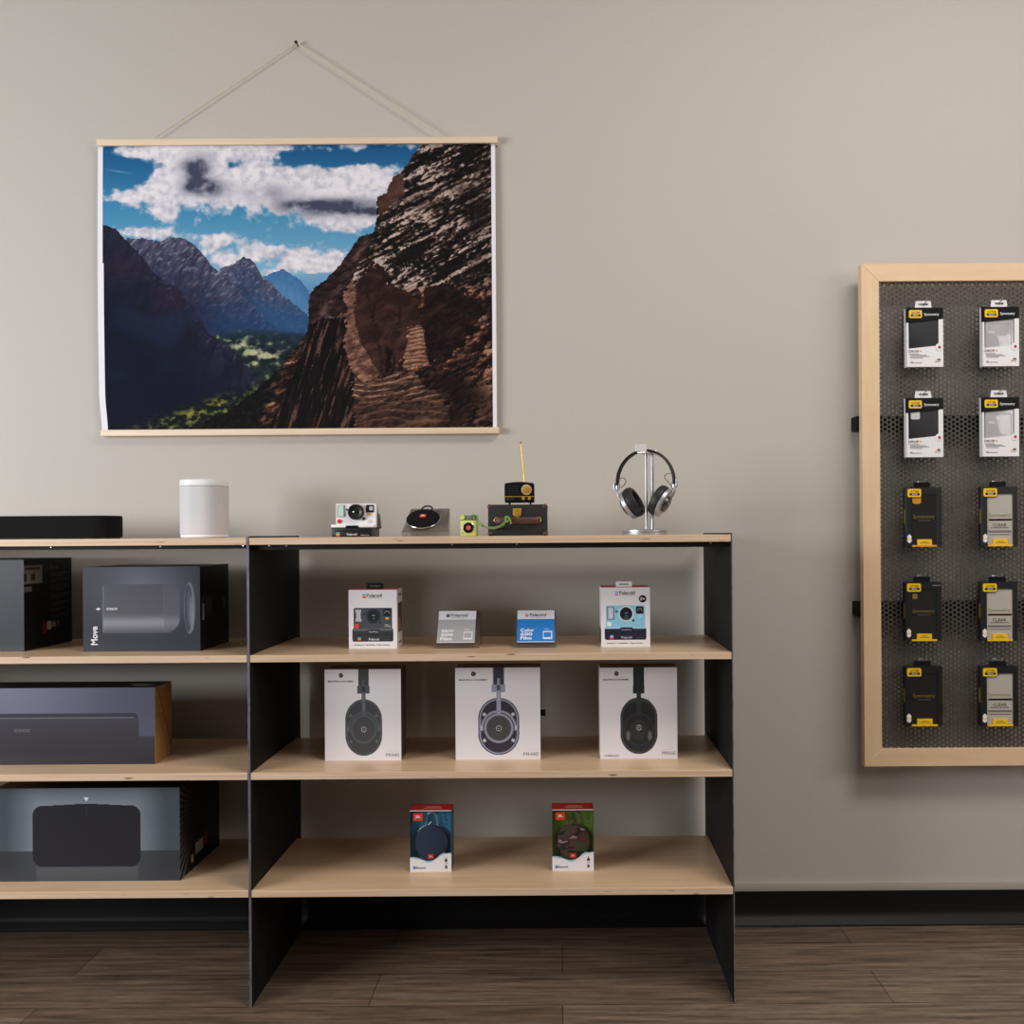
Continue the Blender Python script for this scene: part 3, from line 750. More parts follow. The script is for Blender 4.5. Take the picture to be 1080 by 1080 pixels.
def black_package(px0, py0, px1, py1, kind, label):
    x0, zt_ = P(px0, py0, YPK); x1, zb_ = P(px1, py1, YPK); W, H = x1-x0, zt_-zb_
    t = thing('phone_case_package', label, 'phone case package', ((x0+x1)/2, YPK, zb_), 0, 'phone case packages on the board')
    fc = Face(140, 127, 486, 692, W, H); Dp = .021
    mb = MB().box(-W/2, W/2, .007, Dp, 0, H, .0006, 1)
    mb.box(-W/2, fc.X(192), 0, .0069, 0, H, .0005, 1).box(fc.X(437), W/2, 0, .0069, 0, H, .0005, 1).box(fc.X(192.4), fc.X(436.6), 0, .0069, fc.Z(195), H)
    mb.build('carton', M['black'], t)
    MB().box(fc.X(197), fc.X(434), -.0004, .0066, fc.Z(692), fc.Z(676)).build('base_strip', M['amber'] if kind == 'spot' else M['yellow'], t)
    MB().box(W/2-.0001, W/2+.0006, .001, .012, fc.Z(575), fc.Z(482)).build('side_patch', M['yellow'], t)
    if kind != 'spot': MB().box(W/2-.0001, W/2+.0005, .001, .003, fc.Z(690), fc.Z(150)).build('side_stripe', M['yellow'], t)
    MB().box(-W/2-.0005, -W/2+.0001, .006, .013, fc.Z(475), fc.Z(335)).build('side_lettering', M['gold_text'], t)
    MB().prism(rrect(fc.X(222), fc.X(384), fc.Z(130), fc.Z(78), .005)+[], .006, .0075).build('hang_tab', M['gloss_black'], t)
    badge(fc, 153, 142, 284, 220, t)
    dark = kind != 'clear'
    ins = MB().box(fc.X(192.6), fc.X(436.4), .003, .0069, fc.Z(674), fc.Z(196)).build('insert_card', mat('dark_insert_card', (40,37,35), .25, coat=.4) if dark else M['cream'], t)
    T = Matrix.Translation((0,.0031,0))
    if dark:
        text_mesh([fc.t('Symmetry', 210, 388, 418, 432, 0, T)], 'lettering', M['gold_text'], ins)
        MB().box(fc.X(208), fc.X(418), .0024, .0029, fc.Z(452), fc.Z(434)).build('band', M['matte_black'], ins)
        text_mesh([fc.t('SERIES', 256, 437, 376, 449, .01, Matrix.Translation((0,.0026,0)))], 'lettering', M['grey_text'], ins)
        if kind == 'spot':
            MB().prism(rrect(fc.X(205), fc.X(288), fc.Z(284), fc.Z(200), .006), .002, .0029).build('camera_opening', M['amber'], ins)
        if kind == 'marks':
            MB().box(fc.X(210), fc.X(255), .0026, .0029, fc.Z(290), fc.Z(240)).build('printed_note', M['gold_text'], ins)
            MB().box(fc.X(395), fc.X(470), -.0003, -.0001, fc.Z(166), fc.Z(156)).build('small_print', M['grey_text'], t)
    else:
        text_mesh([fc.t('Symmetry', 208, 380, 420, 424, 0, T)], 'lettering', M['gold_text'], ins)
        MB().box(fc.X(208), fc.X(430), .0024, .0029, fc.Z(449), fc.Z(432)).build('band', M['matte_black'], ins)
        text_mesh([fc.t('CLEAR', 250, 476, 380, 506, .01, T)], 'lettering', M['dark_text'], ins)
        mb = MB()
        for a, b, y in ((225,400,516),(206,425,545),(206,425,556),(215,415,580)):
            mb.box(fc.X(a), fc.X(b), .0026, .0029, fc.Z(y+5), fc.Z(y-3))
        mb.build('small_print', M['grey_text'], ins)
    pl = MB().box(fc.X(246), fc.X(386), -.0006, .0029, fc.Z(676), fc.Z(622)).build('name_plate', M['yellow'], t)
    MB().box(fc.X(268), fc.X(366), -.001, -.0007, fc.Z(660), fc.Z(652)).box(fc.X(290), fc.X(340), -.001, -.0007, fc.Z(646), fc.Z(640)).build('small_print', M['gold_text'], pl)
    e = MB().prism([(fc.X(170)+a*W/346, fc.Z(615)+b*W/346) for a, b in ((-20,-28),(0,-44),(20,-28),(20,24),(0,44),(-20,24))], -.0005, -.0001).build('emblem', M['white_text'], t)
    MB().prism([(fc.X(152),fc.Z(606)),(fc.X(170),fc.Z(618)),(fc.X(190),fc.Z(604)),(fc.X(190),fc.Z(622)),(fc.X(152),fc.Z(622))][::-1], -.0009, -.0006).build('emblem_bar', M['yellow'], e)
    MB().prism(rrect(fc.X(194), fc.X(435), fc.Z(690), fc.Z(197), .002), .0008, .0012).build('window_pane', M['clear'], t)
    return t
PKW = ((956.2,324.6,995,386.7), (956,419.8,995,482), (955.5,514,993.8,576.5), (955,613.8,994,676), (955,703,995,765.8))
PKR = ((1036.2,323.7,1075,386), (1036,419,1075,481.2), (1035.5,513.4,1074,576), (1035,613.8,1074,676), (1035,703,1074.5,765.8))
white_package(*PKW[0], 'black', 'white package with a plain black phone case, top of the left column')
white_package(*PKW[1], 'black', 'white package with a black phone case showing a pale camera opening, second in left column', True)
black_package(*PKW[2], 'spot', 'black package with an amber camera opening under its badge, third in left column')
black_package(*PKW[3], 'marks', 'black package with a small gold note under its badge, fourth in left column')
black_package(*PKW[4], 'plain', 'black package with plain dark window, lowest in the left column of the board')
white_package(*PKR[0], 'clear', 'white package with a clear phone case, top of the right column')
white_package(*PKR[1], 'clear', 'white package with a clear phone case, second in the right column')
black_package(*PKR[2], 'clear', 'black package with a cream insert, topmost of the three in the right column')
black_package(*PKR[3], 'clear', 'black package with a cream insert, middle of the three in the right column')
black_package(*PKR[4], 'clear', 'black package with a cream insert, lowest in the right column of the board')
HK = (('the topmost package of the left column',974.5,319.6),('the left package with the pale camera opening',974.3,413.9),('the left package with the amber camera opening',973.5,508.6),
      ('the left package fourth from the top',972.5,608),('the lowest package of the left column',974,696.5),('the topmost package of the right column',1053.5,318.6),
      ('the second package of the right column',1053.5,413),('the topmost cream package on the right',1053,508),('the middle cream package on the right',1053,608),('the lowest cream package on the right',1053,696.5))
for w, x, y in HK: hook(x, y, w)

# ================================================================== PRODUCTS ON THE LOWER BOARDS
SWAP = Matrix(((1,0,0,0),(0,0,1,0),(0,1,0,0),(0,0,0,1)))      # outlines drawn in plan
def side_T(W): return Matrix.Translation((W/2,0,0)) @ Matrix.Rotation(PI/2, 4, 'Z')
def spot(px0, px1, py0, py1, Y, lv):
    x0, zt_ = P(px0, py0, Y); x1, zb_ = P(px1, py1, Y)
    return (x0+x1)/2, x1-x0, zt_-zb_
def carton(name, label, cat, px0, px1, py0, py1, Y, lv, Dp, paints, base, m, group=None):
    xc, W, H = spot(px0, px1, py0, py1, Y, lv)
    t = thing(name, label, cat, (xc, Y, LV[lv]), 0, group)
    painted_box('carton', W, Dp, H, paints, base, m, t)
    return t, W, H
CW = (233,228,231)

# ---- two instant camera boxes
def camera_print(pn, o, body, base, lensrim, dot, bases, edge):
    "o maps the drawing of the first box onto the box at hand"
    X, Y_ = o
    R = lambda x0,y0,x1,y1,col,**k: pn.rect_(X(x0),Y_(y0),X(x1),Y_(y1),col,**k)
    E = lambda x0,y0,rx,ry,col,**k: pn.ell(X(x0),Y_(y0),rx,ry,col,**k)
    R(162,462,684,760,body,r=22)
    R(145,742,697,912,base,r=22); R(145,740,697,790,edge,r=8)
    R(145,768,697,880,base)
    pn.poly([(X(340),Y_(772)),(X(362),Y_(748)),(X(505),Y_(748)),(X(528),Y_(772))], base)
    R(200,818,660,826,mix(base,(0,0,0),.35))
    R(184,486,266,520,(178,178,184),r=8); R(190,600,268,646,(172,172,178),r=8); R(200,500,256,630,(200,198,202)); R(222,500,234,630,(164,160,166))
    E(430,572,100,102,lensrim); E(430,572,86,88,(34,36,42)); E(430,575,62,64,(20,22,28))
    E(430,640,60,20,mix(lensrim,(34,36,42),.6),a=.5)
    R(412,558,452,570,dot); R(418,596,450,610,mix(dot,(40,80,80),.4))
    R(562,478,662,572,(20,20,28),r=12)
    pn.fn(lambda x,y: .9*clamp(1-abs(math.hypot((x-X(612))/36,(y-Y_(540))/40)-.85)*5)*(1 if y < Y_(538) else 0), (206,206,214), (X(565),Y_(480),X(660),Y_(572)))
    R(288,532,318,552,(24,24,28)); E(525,660,16,16,(28,28,32))
    for i, c in enumerate(bases):
        R(217,852+i*48/len(bases),262,852+(i+1)*48/len(bases),c,e=.6)
    R(570,884,660,890,mix(base,(150,150,160),.4))
def instant_camera_box(px0, px1, py0, py1, rect, label, theme, tabmat, group):
    x0, y0, x1, y1 = rect
    X = lambda x: x0+(x-97)/(748-97)*(x1-x0); Yy = lambda y: y1-(1005-y)*(x1-x0)/(748-97)
    pn = Paint(CW, rect)
    pn.rect_(x0,y0-2,x1,y0+6,(190,40,36),e=2)
    if theme == 'dark':
        camera_print(pn, (X,Yy), (70,74,80), (48,51,57), (52,54,60), (96,170,110), [(40,150,190),(90,160,90),(240,170,60),(235,100,60),(200,50,50)], (98,100,106))
        pn.ell(X(205),Yy(704),31,31,(232,70,56)); pn.rect_(X(590),Yy(594),X(636),Yy(616),(248,178,48))
        pn.rect_(X(645),Yy(700),X(660),Yy(722),(220,160,60))
        logo = [(84,170,190),(240,200,120),(190,60,56)]
    else:
        camera_print(pn, (X,Yy), (142,200,224), (36,34,54), (226,230,234), (90,150,190), [(70,180,220),(150,200,220),(240,120,160),(230,70,120)], (150,206,228))
        pn.rect_(X(178),Yy(480),X(272),Yy(648),(50,54,76),r=6); pn.rect_(X(186),Yy(486),X(264),Yy(642),(176,182,206),r=8); pn.rect_(X(205),Yy(500),X(245),Yy(630),(206,208,226))
        pn.ell(X(205),Yy(704),30,30,(240,240,238)); pn.ell(X(612),Yy(604),18,10,(226,230,226))
        logo = [(110,180,215),(214,200,226),(232,110,160)]
    for i, c in enumerate(logo): pn.rect_(X(284),Yy(277)+i*18*(x1-x0)/651,X(330),Yy(277)+(i+1)*18*(x1-x0)/651,c,e=.6)
    side = Paint((214,208,210), (0,0,100,100)).rect_(20,24,96,74,(70,44,30)).rect_(30,48,70,72,(150,100,66)).rect_(30,8,80,12,(90,80,80)).rect_(30,90,80,93,(90,80,80))
    ls = Paint((222,218,220), (0,0,100,100)).rect_(4,70,96,98,(40,38,56))
    t, W, H = carton('camera_box', label, 'camera box', px0, px1, py0, py1, .109, 1, .074,
                     {'front':(pn,170,205),'right':(side,24,80),'left':(ls,6,30),'top':(168,44,40)}, CW, M['print'], group)
    fc = Face(x0,y0,x1,y1,W,H)
    g = lambda st,a,b,c_,d,bold=0: fc.t(st, X(a), Yy(b), X(c_), Yy(d), bold)
    text_mesh([g('Polaroid', 342, 274, 545, 318, .012)], 'brand_lettering', M['dark_text'], t)
    text_mesh([g('ORIGINALS', 345, 322, 545, 332, .0)], 'small_lettering', M['grey_text'], t)
    text_mesh([g('OneStep 2  Viewfinder  i-Type Camera', 172, 945, 648, 970, .01)], 'product_lettering', M['dark_text'], t)
    text_mesh([g('Polaroid', 366, 866, 505, 896, .012), g('Autofocus', 366, 770, 497, 788, .0), g('One', 586, 680, 640, 698, 0), g('Step 2', 580, 702, 655, 722, 0)], 'printed_camera_lettering', M['white_text'] if theme == 'dark' else mat('slate_ink',(190,198,214),.5), t)
    # folded hang tab on the top
    a, b = (332, 560) if theme == 'dark' else (298, 512)
    hh = .0155 if theme == 'dark' else .0128
    xa, xb = fc.X(X(a)), fc.X(X(b))
    mb = MB(); s0, s1 = xa+(xb-xa)*.2, xb-(xb-xa)*.2
    mb.box(xa, xb, .006, .0075, H, H+hh*.32).box(xa, xb, .006, .0075, H+hh*.62, H+hh).box(xa, s0, .006, .0075, H+hh*.32, H+hh*.62).box(s1, xb, .006, .0075, H+hh*.32, H+hh*.62)
    mb.build('hang_tab', tabmat, t)
    if theme != 'dark':
        st = MB().prism(circle(fc.X(672), fc.Z(350), 50/662*W, 30), -.0006, -.0001).build('round_sticker', M['matte_black'], t)
        text_mesh([('S+', fc.X(640), fc.Z(372), fc.X(706)-fc.X(640), fc.Z(328)-fc.Z(372), .02, Matrix.Translation((0,-.0004,0)))], 'lettering', M['white_text'], st)
    return t
instant_camera_box(367.6,418.9,621.9,684,(97,215,748,1005),'white box printed with a dark grey instant camera, black hang tab on top','dark',M['matte_black'],'instant camera boxes')
instant_camera_box(633.7,685.8,619.9,682.8,(110,190,772,988),'white box printed with a light blue instant camera, pale hang tab on top','blue',M['card_white'],'instant camera boxes')

# ---- two film packs leaning on little perforated stands
def wedge_stand(t, Wf, Wb_, dp, z0, z1, lip, p, r):
    "front lip, sloping perforated plate and perforated cheek, all of one bent sheet; returns the plate matrix"
    L = math.hypot(dp, z1-z0); an = math.atan2(z1-z0, dp)
    T = Matrix.Translation((0,0,z0)) @ Matrix.Rotation(an-PI/2, 4, 'X')
    def sheet(W, H, Tm, nm, taper=None):
        V, Fc = honeycomb(W, H, p, r, .0008); V2 = []
        for x, y, z in V:
            x -= W/2
            if taper: x *= 1+(taper-1)*clamp(z/H)
            V2.append(tuple(Tm @ Vector((x, y, z))))
        me = bpy.data.meshes.new(nm); me.from_pydata(V2, [], Fc); me.materials.append(M['perf_small'])
        o = bpy.data.objects.new(nm, me); COL.objects.link(o); o.parent = t
    sheet(Wf, L, T, 'sloping_plate', Wb_/Wf)
    sheet(Wf, lip, Matrix.Translation((0,-.0012,0)), 'front_lip')
    sheet(Wb_, z1-.001, Matrix.Translation((0,dp+.001,0)), 'back_plate')
    return T, L, an
def film_pack(px0, px1, pl0, pl1, col, label, slabel, words, ink, logo, right):
    Y = .105; x0 = P(px0,683.8,Y)[0]; x1 = P(px1,683.8,Y)[0]; xc = (x0+x1)/2; W = x1-x0
    ts = thing('perforated_stand', slabel, 'display stand', (xc, Y, LV[1]), 0, 'small perforated stands')
    lipz = 4.2*S(Y); top = 36.2*S(Y)
    T, L, an = wedge_stand(ts, W, W*.97, .055, .0035, top-.0005, lipz, .0046, .0016)
    xa = P(pl0,681,Y)[0]; xb = P(pl1,681,Y)[0]; Wp = xb-xa
    tf = thing('film_pack', label, 'film pack', ((xa+xb)/2, Y, LV[1]), 0, 'instant film packs')
    pn = Paint(col, (0,0,1000,1000)); pn.rect_(-5,-5,1005,275,(226,224,230),e=4); pn.rect_(-5,975,1005,1005,(216,212,214),e=4)
    for i, c in enumerate(logo): pn.rect_(205,100+i*34,300,100+(i+1)*34,c,e=4)
    pn.rect_(690,655,935,905,ink,r=14); pn.rect_(712,685,912,850,col,r=6); pn.rect_(715,580,850,600,mix(col,ink,.6))
    e = .0013; Hp = L-.008
    o = painted_box('carton', Wp, .009, Hp, {'front':(pn,120,90)}, mix(col,(40,40,40),.5), M['print'], tf)
    T2 = T @ Matrix.Translation((0,-.0105,.0055))
    me = o.data
    me.transform(T2)
    fc = Face(0,0,1000,1000,Wp,Hp)
    text_mesh([fc.t('Polaroid',335,95,770,190,.015,T2)], 'brand_lettering', M['dark_text'], tf)
    text_mesh([fc.t('ORIGINALS',345,212,760,236,0,T2)], 'small_lettering', M['grey_text'], tf)
    rows = [fc.t(w, a, b, c, d, .03, T2) for w, a, b, c, d in words]
    text_mesh(rows, 'product_lettering', M['white_text'], tf)
film_pack(459.3,505.5,460.8,500.8,(164,161,164),'grey and white pack of black and white instant film leaning on its stand','bent perforated metal stand under the grey film pack',
          (('B&W',115,585,440,680),('600',100,700,415,800),('Film',85,830,400,930)),(220,218,222),[(90,88,90),(110,108,110),(70,68,70)],True)
film_pack(542.6,586.6,545.2,585.0,(16,120,200),'blue and white pack of colour instant film leaning on its stand','bent perforated metal stand under the blue film pack',
          (('Color',90,570,460,680),('600',90,700,410,800),('Film',90,820,390,920)),(226,232,238),[(110,190,200),(236,170,110),(220,90,80)],False)

# ---- three headphone boxes
def headphone_box(px0, px1, py0, py1, label, th, model, side, tilt, wireless=False):
    R = (48,103,888,1003); pn = Paint(CW, R)
    cx = 476 if not wireless else 470
    band, bandE, metal, oval, ovalE, mesh, nut = th
    pn.rect_(cx-58,100,cx+60,330,bandE); pn.rect_(cx-48,100,cx+50,330,band)
    if not wireless:
        pn.rect_(cx-68,268,cx+68,342,metal,r=4); pn.rect_(cx-12,205,cx+16,420,metal); pn.rect_(cx-18,276,cx+18,326,mix(metal,(20,20,24),.55),r=6)
        pn.rect_(cx-4,345,cx+4,380,(44,44,50))
    else:
        pn.rect_(cx-62,280,cx+62,360,band,r=4); pn.rect_(cx-24,350,cx+24,560,mix(band,(90,92,94),.25))
    def capsule(r, dr, c): pn.rect_(cx-r,678-278-dr+ (0),cx+r,678+278+dr,c,r=r)
    capsule(202,1,ovalE); capsule(192,-9,metal if not wireless else mix(ovalE,(110,110,112),.5)); capsule(176,-22,ovalE); capsule(170,-30,oval)
    if not wireless:
        pn.rect_(cx-22,335,cx+22,560,metal); pn.rect_(cx-14,345,cx+14,560,mix(metal,(255,255,255),.12))
        pn.ring(cx,695,165,22,metal,cond=lambda x,y: y < 720); pn.ring(cx,695,134,22,metal)
        pn.ell(cx,695,122,122,mesh)
        pn.fn(lambda x,y: .75*clamp(.5+1.6*math.sin(x*.5+y*.28)*math.sin(x*.5-y*.28)) if math.hypot(x-cx,y-695) < 120 else 0, mix(mesh,(16,16,18),.7), (cx-124,570,cx+124,820))
        for a in (-142,142):
            for b in (560,815): pn.ell(cx+a,b,17,17,nut)
        pn.ell(cx-170,690,9,24,nut); pn.ell(cx+170,690,9,24,nut)
    else:
        pn.rect_(cx-24,400,cx+24,600,mix(oval,(120,122,124),.18))
        pn.ell(cx,715,160,160,mix(oval,(90,92,94),.35)); pn.ell(cx,715,150,150,oval); pn.ell(cx,720,100,100,mix(oval,(70,70,72),.4))
        pn.ell(cx-118,775,22,46,(150,150,150),e=14,a=.6); pn.ell(cx+118,775,22,46,(150,150,150),e=14,a=.6)
        pn.rect_(cx-110,420,cx+110,450,(70,72,74),r=14,e=20,a=.5)
    def hexa(x, y, r, c):
        pn.poly([(x+r*math.sin(PI/3*k), y-r*math.cos(PI/3*k)) for k in range(6)], c)
    hexa(cx,697,30,(206,206,210)); hexa(cx,697,24,(30,30,32)); pn.rect_(cx-11,688,cx+11,692,(206,206,210)); pn.rect_(cx-11,700,cx+11,704,(206,206,210))
    hexa(228,163,26,(48,46,48)); pn.rect_(221,152,225,174,(130,128,130)); pn.rect_(231,152,235,174,(130,128,130))
    pn.rect_(720,908,865,911,(206,190,170),a=.6)
    t, W, H = carton('headphone_box', label, 'headphone box', px0, px1, py0, py1, .107, 2, .068,
        {'front':(pn,190,210),'right':side,'left':side if not wireless else (216,212,212),'top':(112,88,62)}, (70,56,42), M['print'], 'headphone boxes')
    t.rotation_euler.z = tilt
    fc = Face(*R, W, H)
    text_mesh([fc.t('MASTER & DYNAMIC',86,213,368,229,.012)], 'brand_lettering', M['dark_text'], t)
    text_mesh([fc.t(model,720,932,864,968,-.012)], 'model_lettering', M['mid_text'], t)
    if wireless: text_mesh([fc.t('WIRELESS',92,964,250,982,0)], 'small_lettering', M['mid_text'], t)
    return t, W, H
headphone_box(342.2,423.3,706.3,802,'white box printed with an all dark grey headphone, leftmost headphone box on its board',
    ((70,70,72),(58,60,62),(84,88,92),(66,66,70),(60,63,66),(86,88,90),(100,102,106)),'MH40',(74,60,48),0)
t, W, H = headphone_box(480,570.2,705.6,802,'white box printed with a black and silver headphone, middle one, black ribbon at its side',
    ((58,56,74),(140,138,156),(150,152,170),(58,50,64),(52,50,60),(92,92,92),(196,196,206)),'MH40',(34,30,30),0)
zr = P(570,749,.107)[1]-LV[2]
MB().box(W/2, W/2+.0125, .014, .0148, zr-.017, zr-.001).build('ribbon_pull', M['matte_black'], t)
headphone_box(632.6,714.6,705.8,801.4,'white box printed with an all black wireless headphone, rightmost headphone box on its board',
    ((40,42,44),(38,40,42),(60,62,64),(40,42,44),(34,36,38),(44,46,48),(60,60,62)),'MW60',(216,212,212),0,True)

# ---- two small speaker boxes with a window
camo = mottled('camouflage_fabric', (62,38,34), (62,38,34), 34, .85, stretch=(.6,1,1.6), detail=2)
cr = [n for n in camo.node_tree.nodes if n.type == 'VALTORGB'][0].color_ramp
cr.interpolation = 'CONSTANT'
[n for n in camo.node_tree.nodes if n.type == 'MAPPING'][0].inputs['Location'].default_value = (.37,.21,.84)
for p_, c_ in ((.38,(62,84,46)),(.45,(96,54,50)),(.56,(40,32,32)),(.61,(160,146,142))):
    e_ = cr.elements.new(p_); e_.color = (*lin(c_),1)
cr.elements[0].color = (*lin((30,24,24)),1)
def speaker_box(px0, px1, label, back, fab, rimc, top):
    Y = .108; xc, W, H = spot(px0, px1, 855, 919.4, Y, 3)
    t = thing('speaker_box', label, 'speaker box', (xc, Y, LV[3]), 0, 'small speaker boxes')
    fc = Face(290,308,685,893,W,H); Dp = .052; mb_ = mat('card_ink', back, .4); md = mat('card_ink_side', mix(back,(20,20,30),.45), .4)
    MB().box(-W/2, -W/2+.001, .0006, Dp, 0, H).box(W/2-.001, W/2, .0006, Dp, 0, H).box(-W/2+.001, W/2-.001, Dp-.001, Dp, 0, H).box(-W/2+.001, W/2-.001, .0006, Dp-.001, 0, .001).build('carton', md, t)
    MB().box(-W/2-.0002, W/2+.0002, -.0002, Dp+.0002, H-.0012, H).build('lid', mat('red_card', (202,42,36), .4), t)
    MB().box(-W/2, W/2, -.0005, -.00025, H-.002, H).build('lid_edge', M['card_white'], t)
    mb = MB()
    for a, b, y in ((.30,.75,.3),(.36,.72,.5)): mb.box(-W/2+W*a, -W/2+W*b, Dp*y, Dp*y+.005, H+.0001, H+.0004)
    mb.build('lid_lettering', mat('faded_pink_ink', (228,150,140), .5), t)
    MB().box(-W/2+.0011, W/2-.0011, .019, .020, .0012, H-.0014).build('backing_card', mb_, t)
    cx, cz, r = fc.X(493), fc.Z(628), 168/395*W
    T = Matrix.Translation((cx,.0185,cz)) @ Matrix.Rotation(PI/2,4,'X')
    sp = MB().lathe([(r*.9,0),(r,.003),(r,.007),(r*.95,.0105),(r*.8,.013),(r*.4,.0148),(.0005,.0152)], T, 48).build('displayed_speaker', fab, t)
    MB().tube([(cx+r*1.005*math.cos(a), .0155, cz+r*1.005*math.sin(a)) for a in [2*PI*i/48 for i in range(48)]], .0007, 6, closed=True).build('speaker_rim', rimc, sp)
    w = 54/395*W; zt_ = fc.Z(342); zb_ = fc.Z(490)
    arch = [(cx-w*1.25,.013,zb_-.003),(cx-w,.013,zb_+.004)]+[(cx-w*math.cos(a)*.95,.013,zt_-w+w*math.sin(a)) for a in [PI*i/10 for i in range(11)]]+[(cx+w,.013,zb_+.004),(cx+w*1.1,.013,zb_-.003)]
    MB().tube(arch, .0016, 8).build('carabiner_loop', rimc, sp)
    MB().tube([(fc.X(447),.013,fc.Z(480)),(fc.X(490),.013,fc.Z(430))], .0013, 8).build('carabiner_gate', rimc, sp)
    MB().prism(rrect(fc.X(458), fc.X(516), fc.Z(772), fc.Z(728), .0008), .0015, .0028).build('speaker_badge', M['orange'], sp)
    text_mesh([fc.t('JBL',472,740,503,760,.03,Matrix.Translation((0,.0014,0)))], 'lettering', M['white_text'], sp)
    # pale wave panel across the foot of the window
    wave = [(290,755),(330,754),(370,762),(410,778),(450,790),(490,788),(520,778),(550,758),(580,730),(610,716),(645,718),(685,712)]
    top_ = [(v.x, v.y) for v in spline([(a,b,0) for a,b in wave], 4)]
    MB().prism([(-W/2,0),(W/2,0)]+[(fc.X(a),fc.Z(b)) for a,b in top_][::-1], -.0006, .0002).build('wave_panel', M['card_white'], t)
    MB().prism([(fc.X(a),fc.Z(b+10-6*math.sin(a*.05))) for a,b in top_]+[(fc.X(a),fc.Z(b)) for a,b in top_][::-1], -.0009, -.0007).build('water_edge', mat('pale_water_ink', (150,196,214), .4), t)
    MB().box(-W/2+.0002, W/2-.0002, .0003, .0006, .002, H-.003).build('window_pane', M['clear'], t)
    b = MB().prism(rrect(fc.X(323), fc.X(412), fc.Z(408), fc.Z(335), .0012), -.0008, .0).build('maker_badge', M['orange'], t)
    text_mesh([fc.t('JBL',342,354,396,388,.03,Matrix.Translation((0,-.0007,0)))], 'lettering', M['white_text'], b)
    Tr = Matrix.Translation((fc.X(618), 0, fc.Z(336))) @ Matrix.Rotation(PI/2, 4, 'Y')
    hgt = (650-618)/395*W
    text_mesh([('CLIP 3', 0, 0, (445-336)/395*W, hgt, .01, Matrix.Translation((0,0,0)) @ Tr)], 'product_lettering', mat('dark_card_ink', mix(back,(8,14,20),.85), .5), t)
    text_mesh([fc.t('Bluetooth',347,842,438,865,.01,Matrix.Translation((0,-.0006,0)))], 'lettering', M['mid_text'], t)
    MB().prism(circle(fc.X(330), fc.Z(854), 14/395*W, 16, 17/395*W), -.001, -.0007).build('radio_mark', M['blue_ink'], t)
    MB().prism(circle(fc.X(634), fc.Z(786), 14/395*W, 14), -.001, -.0007).box(fc.X(630), fc.X(637), -.001, -.0007, fc.Z(772), fc.Z(758)).build('small_symbol', M['dark_text'], t)
    MB().prism(circle(fc.X(634), fc.Z(842), 12/395*W, 14), -.001, -.0007).box(fc.X(621), fc.X(648), -.001, -.0007, fc.Z(862), fc.Z(852)).build('small_symbol', M['mid_text'], t)
    MB().box(fc.X(621), fc.X(650), -.001, -.0007, fc.Z(818), fc.Z(812)).build('small_print', M['orange'], t)
speaker_box(432.2,476.2,'red topped box showing a dark blue round speaker, left one on the bottom board',(58,138,174),M['teal_dark'],M['alu'],None)
speaker_box(582.2,626.3,'red topped box showing a camouflage round speaker, right one on the bottom board',(112,142,52),camo,mat('grey_plastic',(120,112,110),.4),None)

# ---- the large black boxes of the left unit
# box lying on its side with a printed cylinder speaker
def move_bg(x, y):
    d = math.hypot((x-450)/420, (y-250)/330); c = mix((108,109,121),(50,52,61), clamp(d*1.05))
    return mix(c,(46,48,56), .5*clamp(1-x/330))
def move_spk(x, y):
    t = (y-203)/322
    s_ = mix((74,74,82),(80,80,88),t*2) if t < .6 else mix((84,84,92),(132,132,142), sst(.6,.78,t)) if t < .8 else mix((132,132,142),(84,84,92), sst(.8,1,t))
    if x > 590: s_ = mix(s_,(92,90,102),.45)
    return s_
pm = Paint(move_bg, (47,88,832,647))
def mv(x, y):
    r = 95 if x > 450 else 8
    cx, cy, hx, hy = 437, 364, 258-r, 161-r
    dx, dy = abs(x-cx)-hx, abs(y-cy)-hy
    return clamp(.5-(math.hypot(max(dx,0), max(dy,0))+min(max(dx,dy),0)-r)/2)
pm.fn(mv, move_spk); pm.rect_(588,208,592,520,(112,112,122),a=.35); pm.rect_(180,212,187,516,(126,126,138),e=3,a=.6)
pm.ell(762,362,38,172,(104,104,116)); pm.ell(754,362,26,155,(64,64,74)); pm.ell(758,362,14,120,(84,84,96)); pm.ell(776,400,14,110,(134,134,148),e=10,a=.7)
pm.poly([(134,365),(152,355),(152,362),(165,362),(165,368),(152,368),(152,376)],(226,226,230))
sd = Paint((26,25,26),(0,0,100,100)).rect_(8,36,11,42,(120,120,120)).rect_(8,44,13,64,(176,174,172)).rect_(16,36,42,62,(58,56,56)).rect_(80,42,86,55,(120,118,118))
for k in range(9): sd.rect_(17,38+k*2.7,38,39+k*2.7,(90,88,88),e=.6)
t, W, H = carton('speaker_carton', 'charcoal box lying on its side, printed with a cylindrical speaker', 'speaker box', 87.2,211.3,598.4,686.7,.086,1,.186,
    {'front':(pm,260,180),'right':(sd,60,70),'top':(40,39,42)}, (28,27,28), M['print_gloss'], 'large speaker boxes of the left unit')
fc = Face(47,88,832,647,W,H)
Tr = Matrix.Translation((fc.X(145),0,fc.Z(603))) @ Matrix.Rotation(-PI/2,4,'Y')
text_mesh([('Move',0,0,125/785*W,45/785*W,.02,Tr)], 'product_lettering', M['white_text'], t)
text_mesh([fc.t('SONOS',205,357,277,373,.02)], 'brand_lettering', M['white_text'], t)

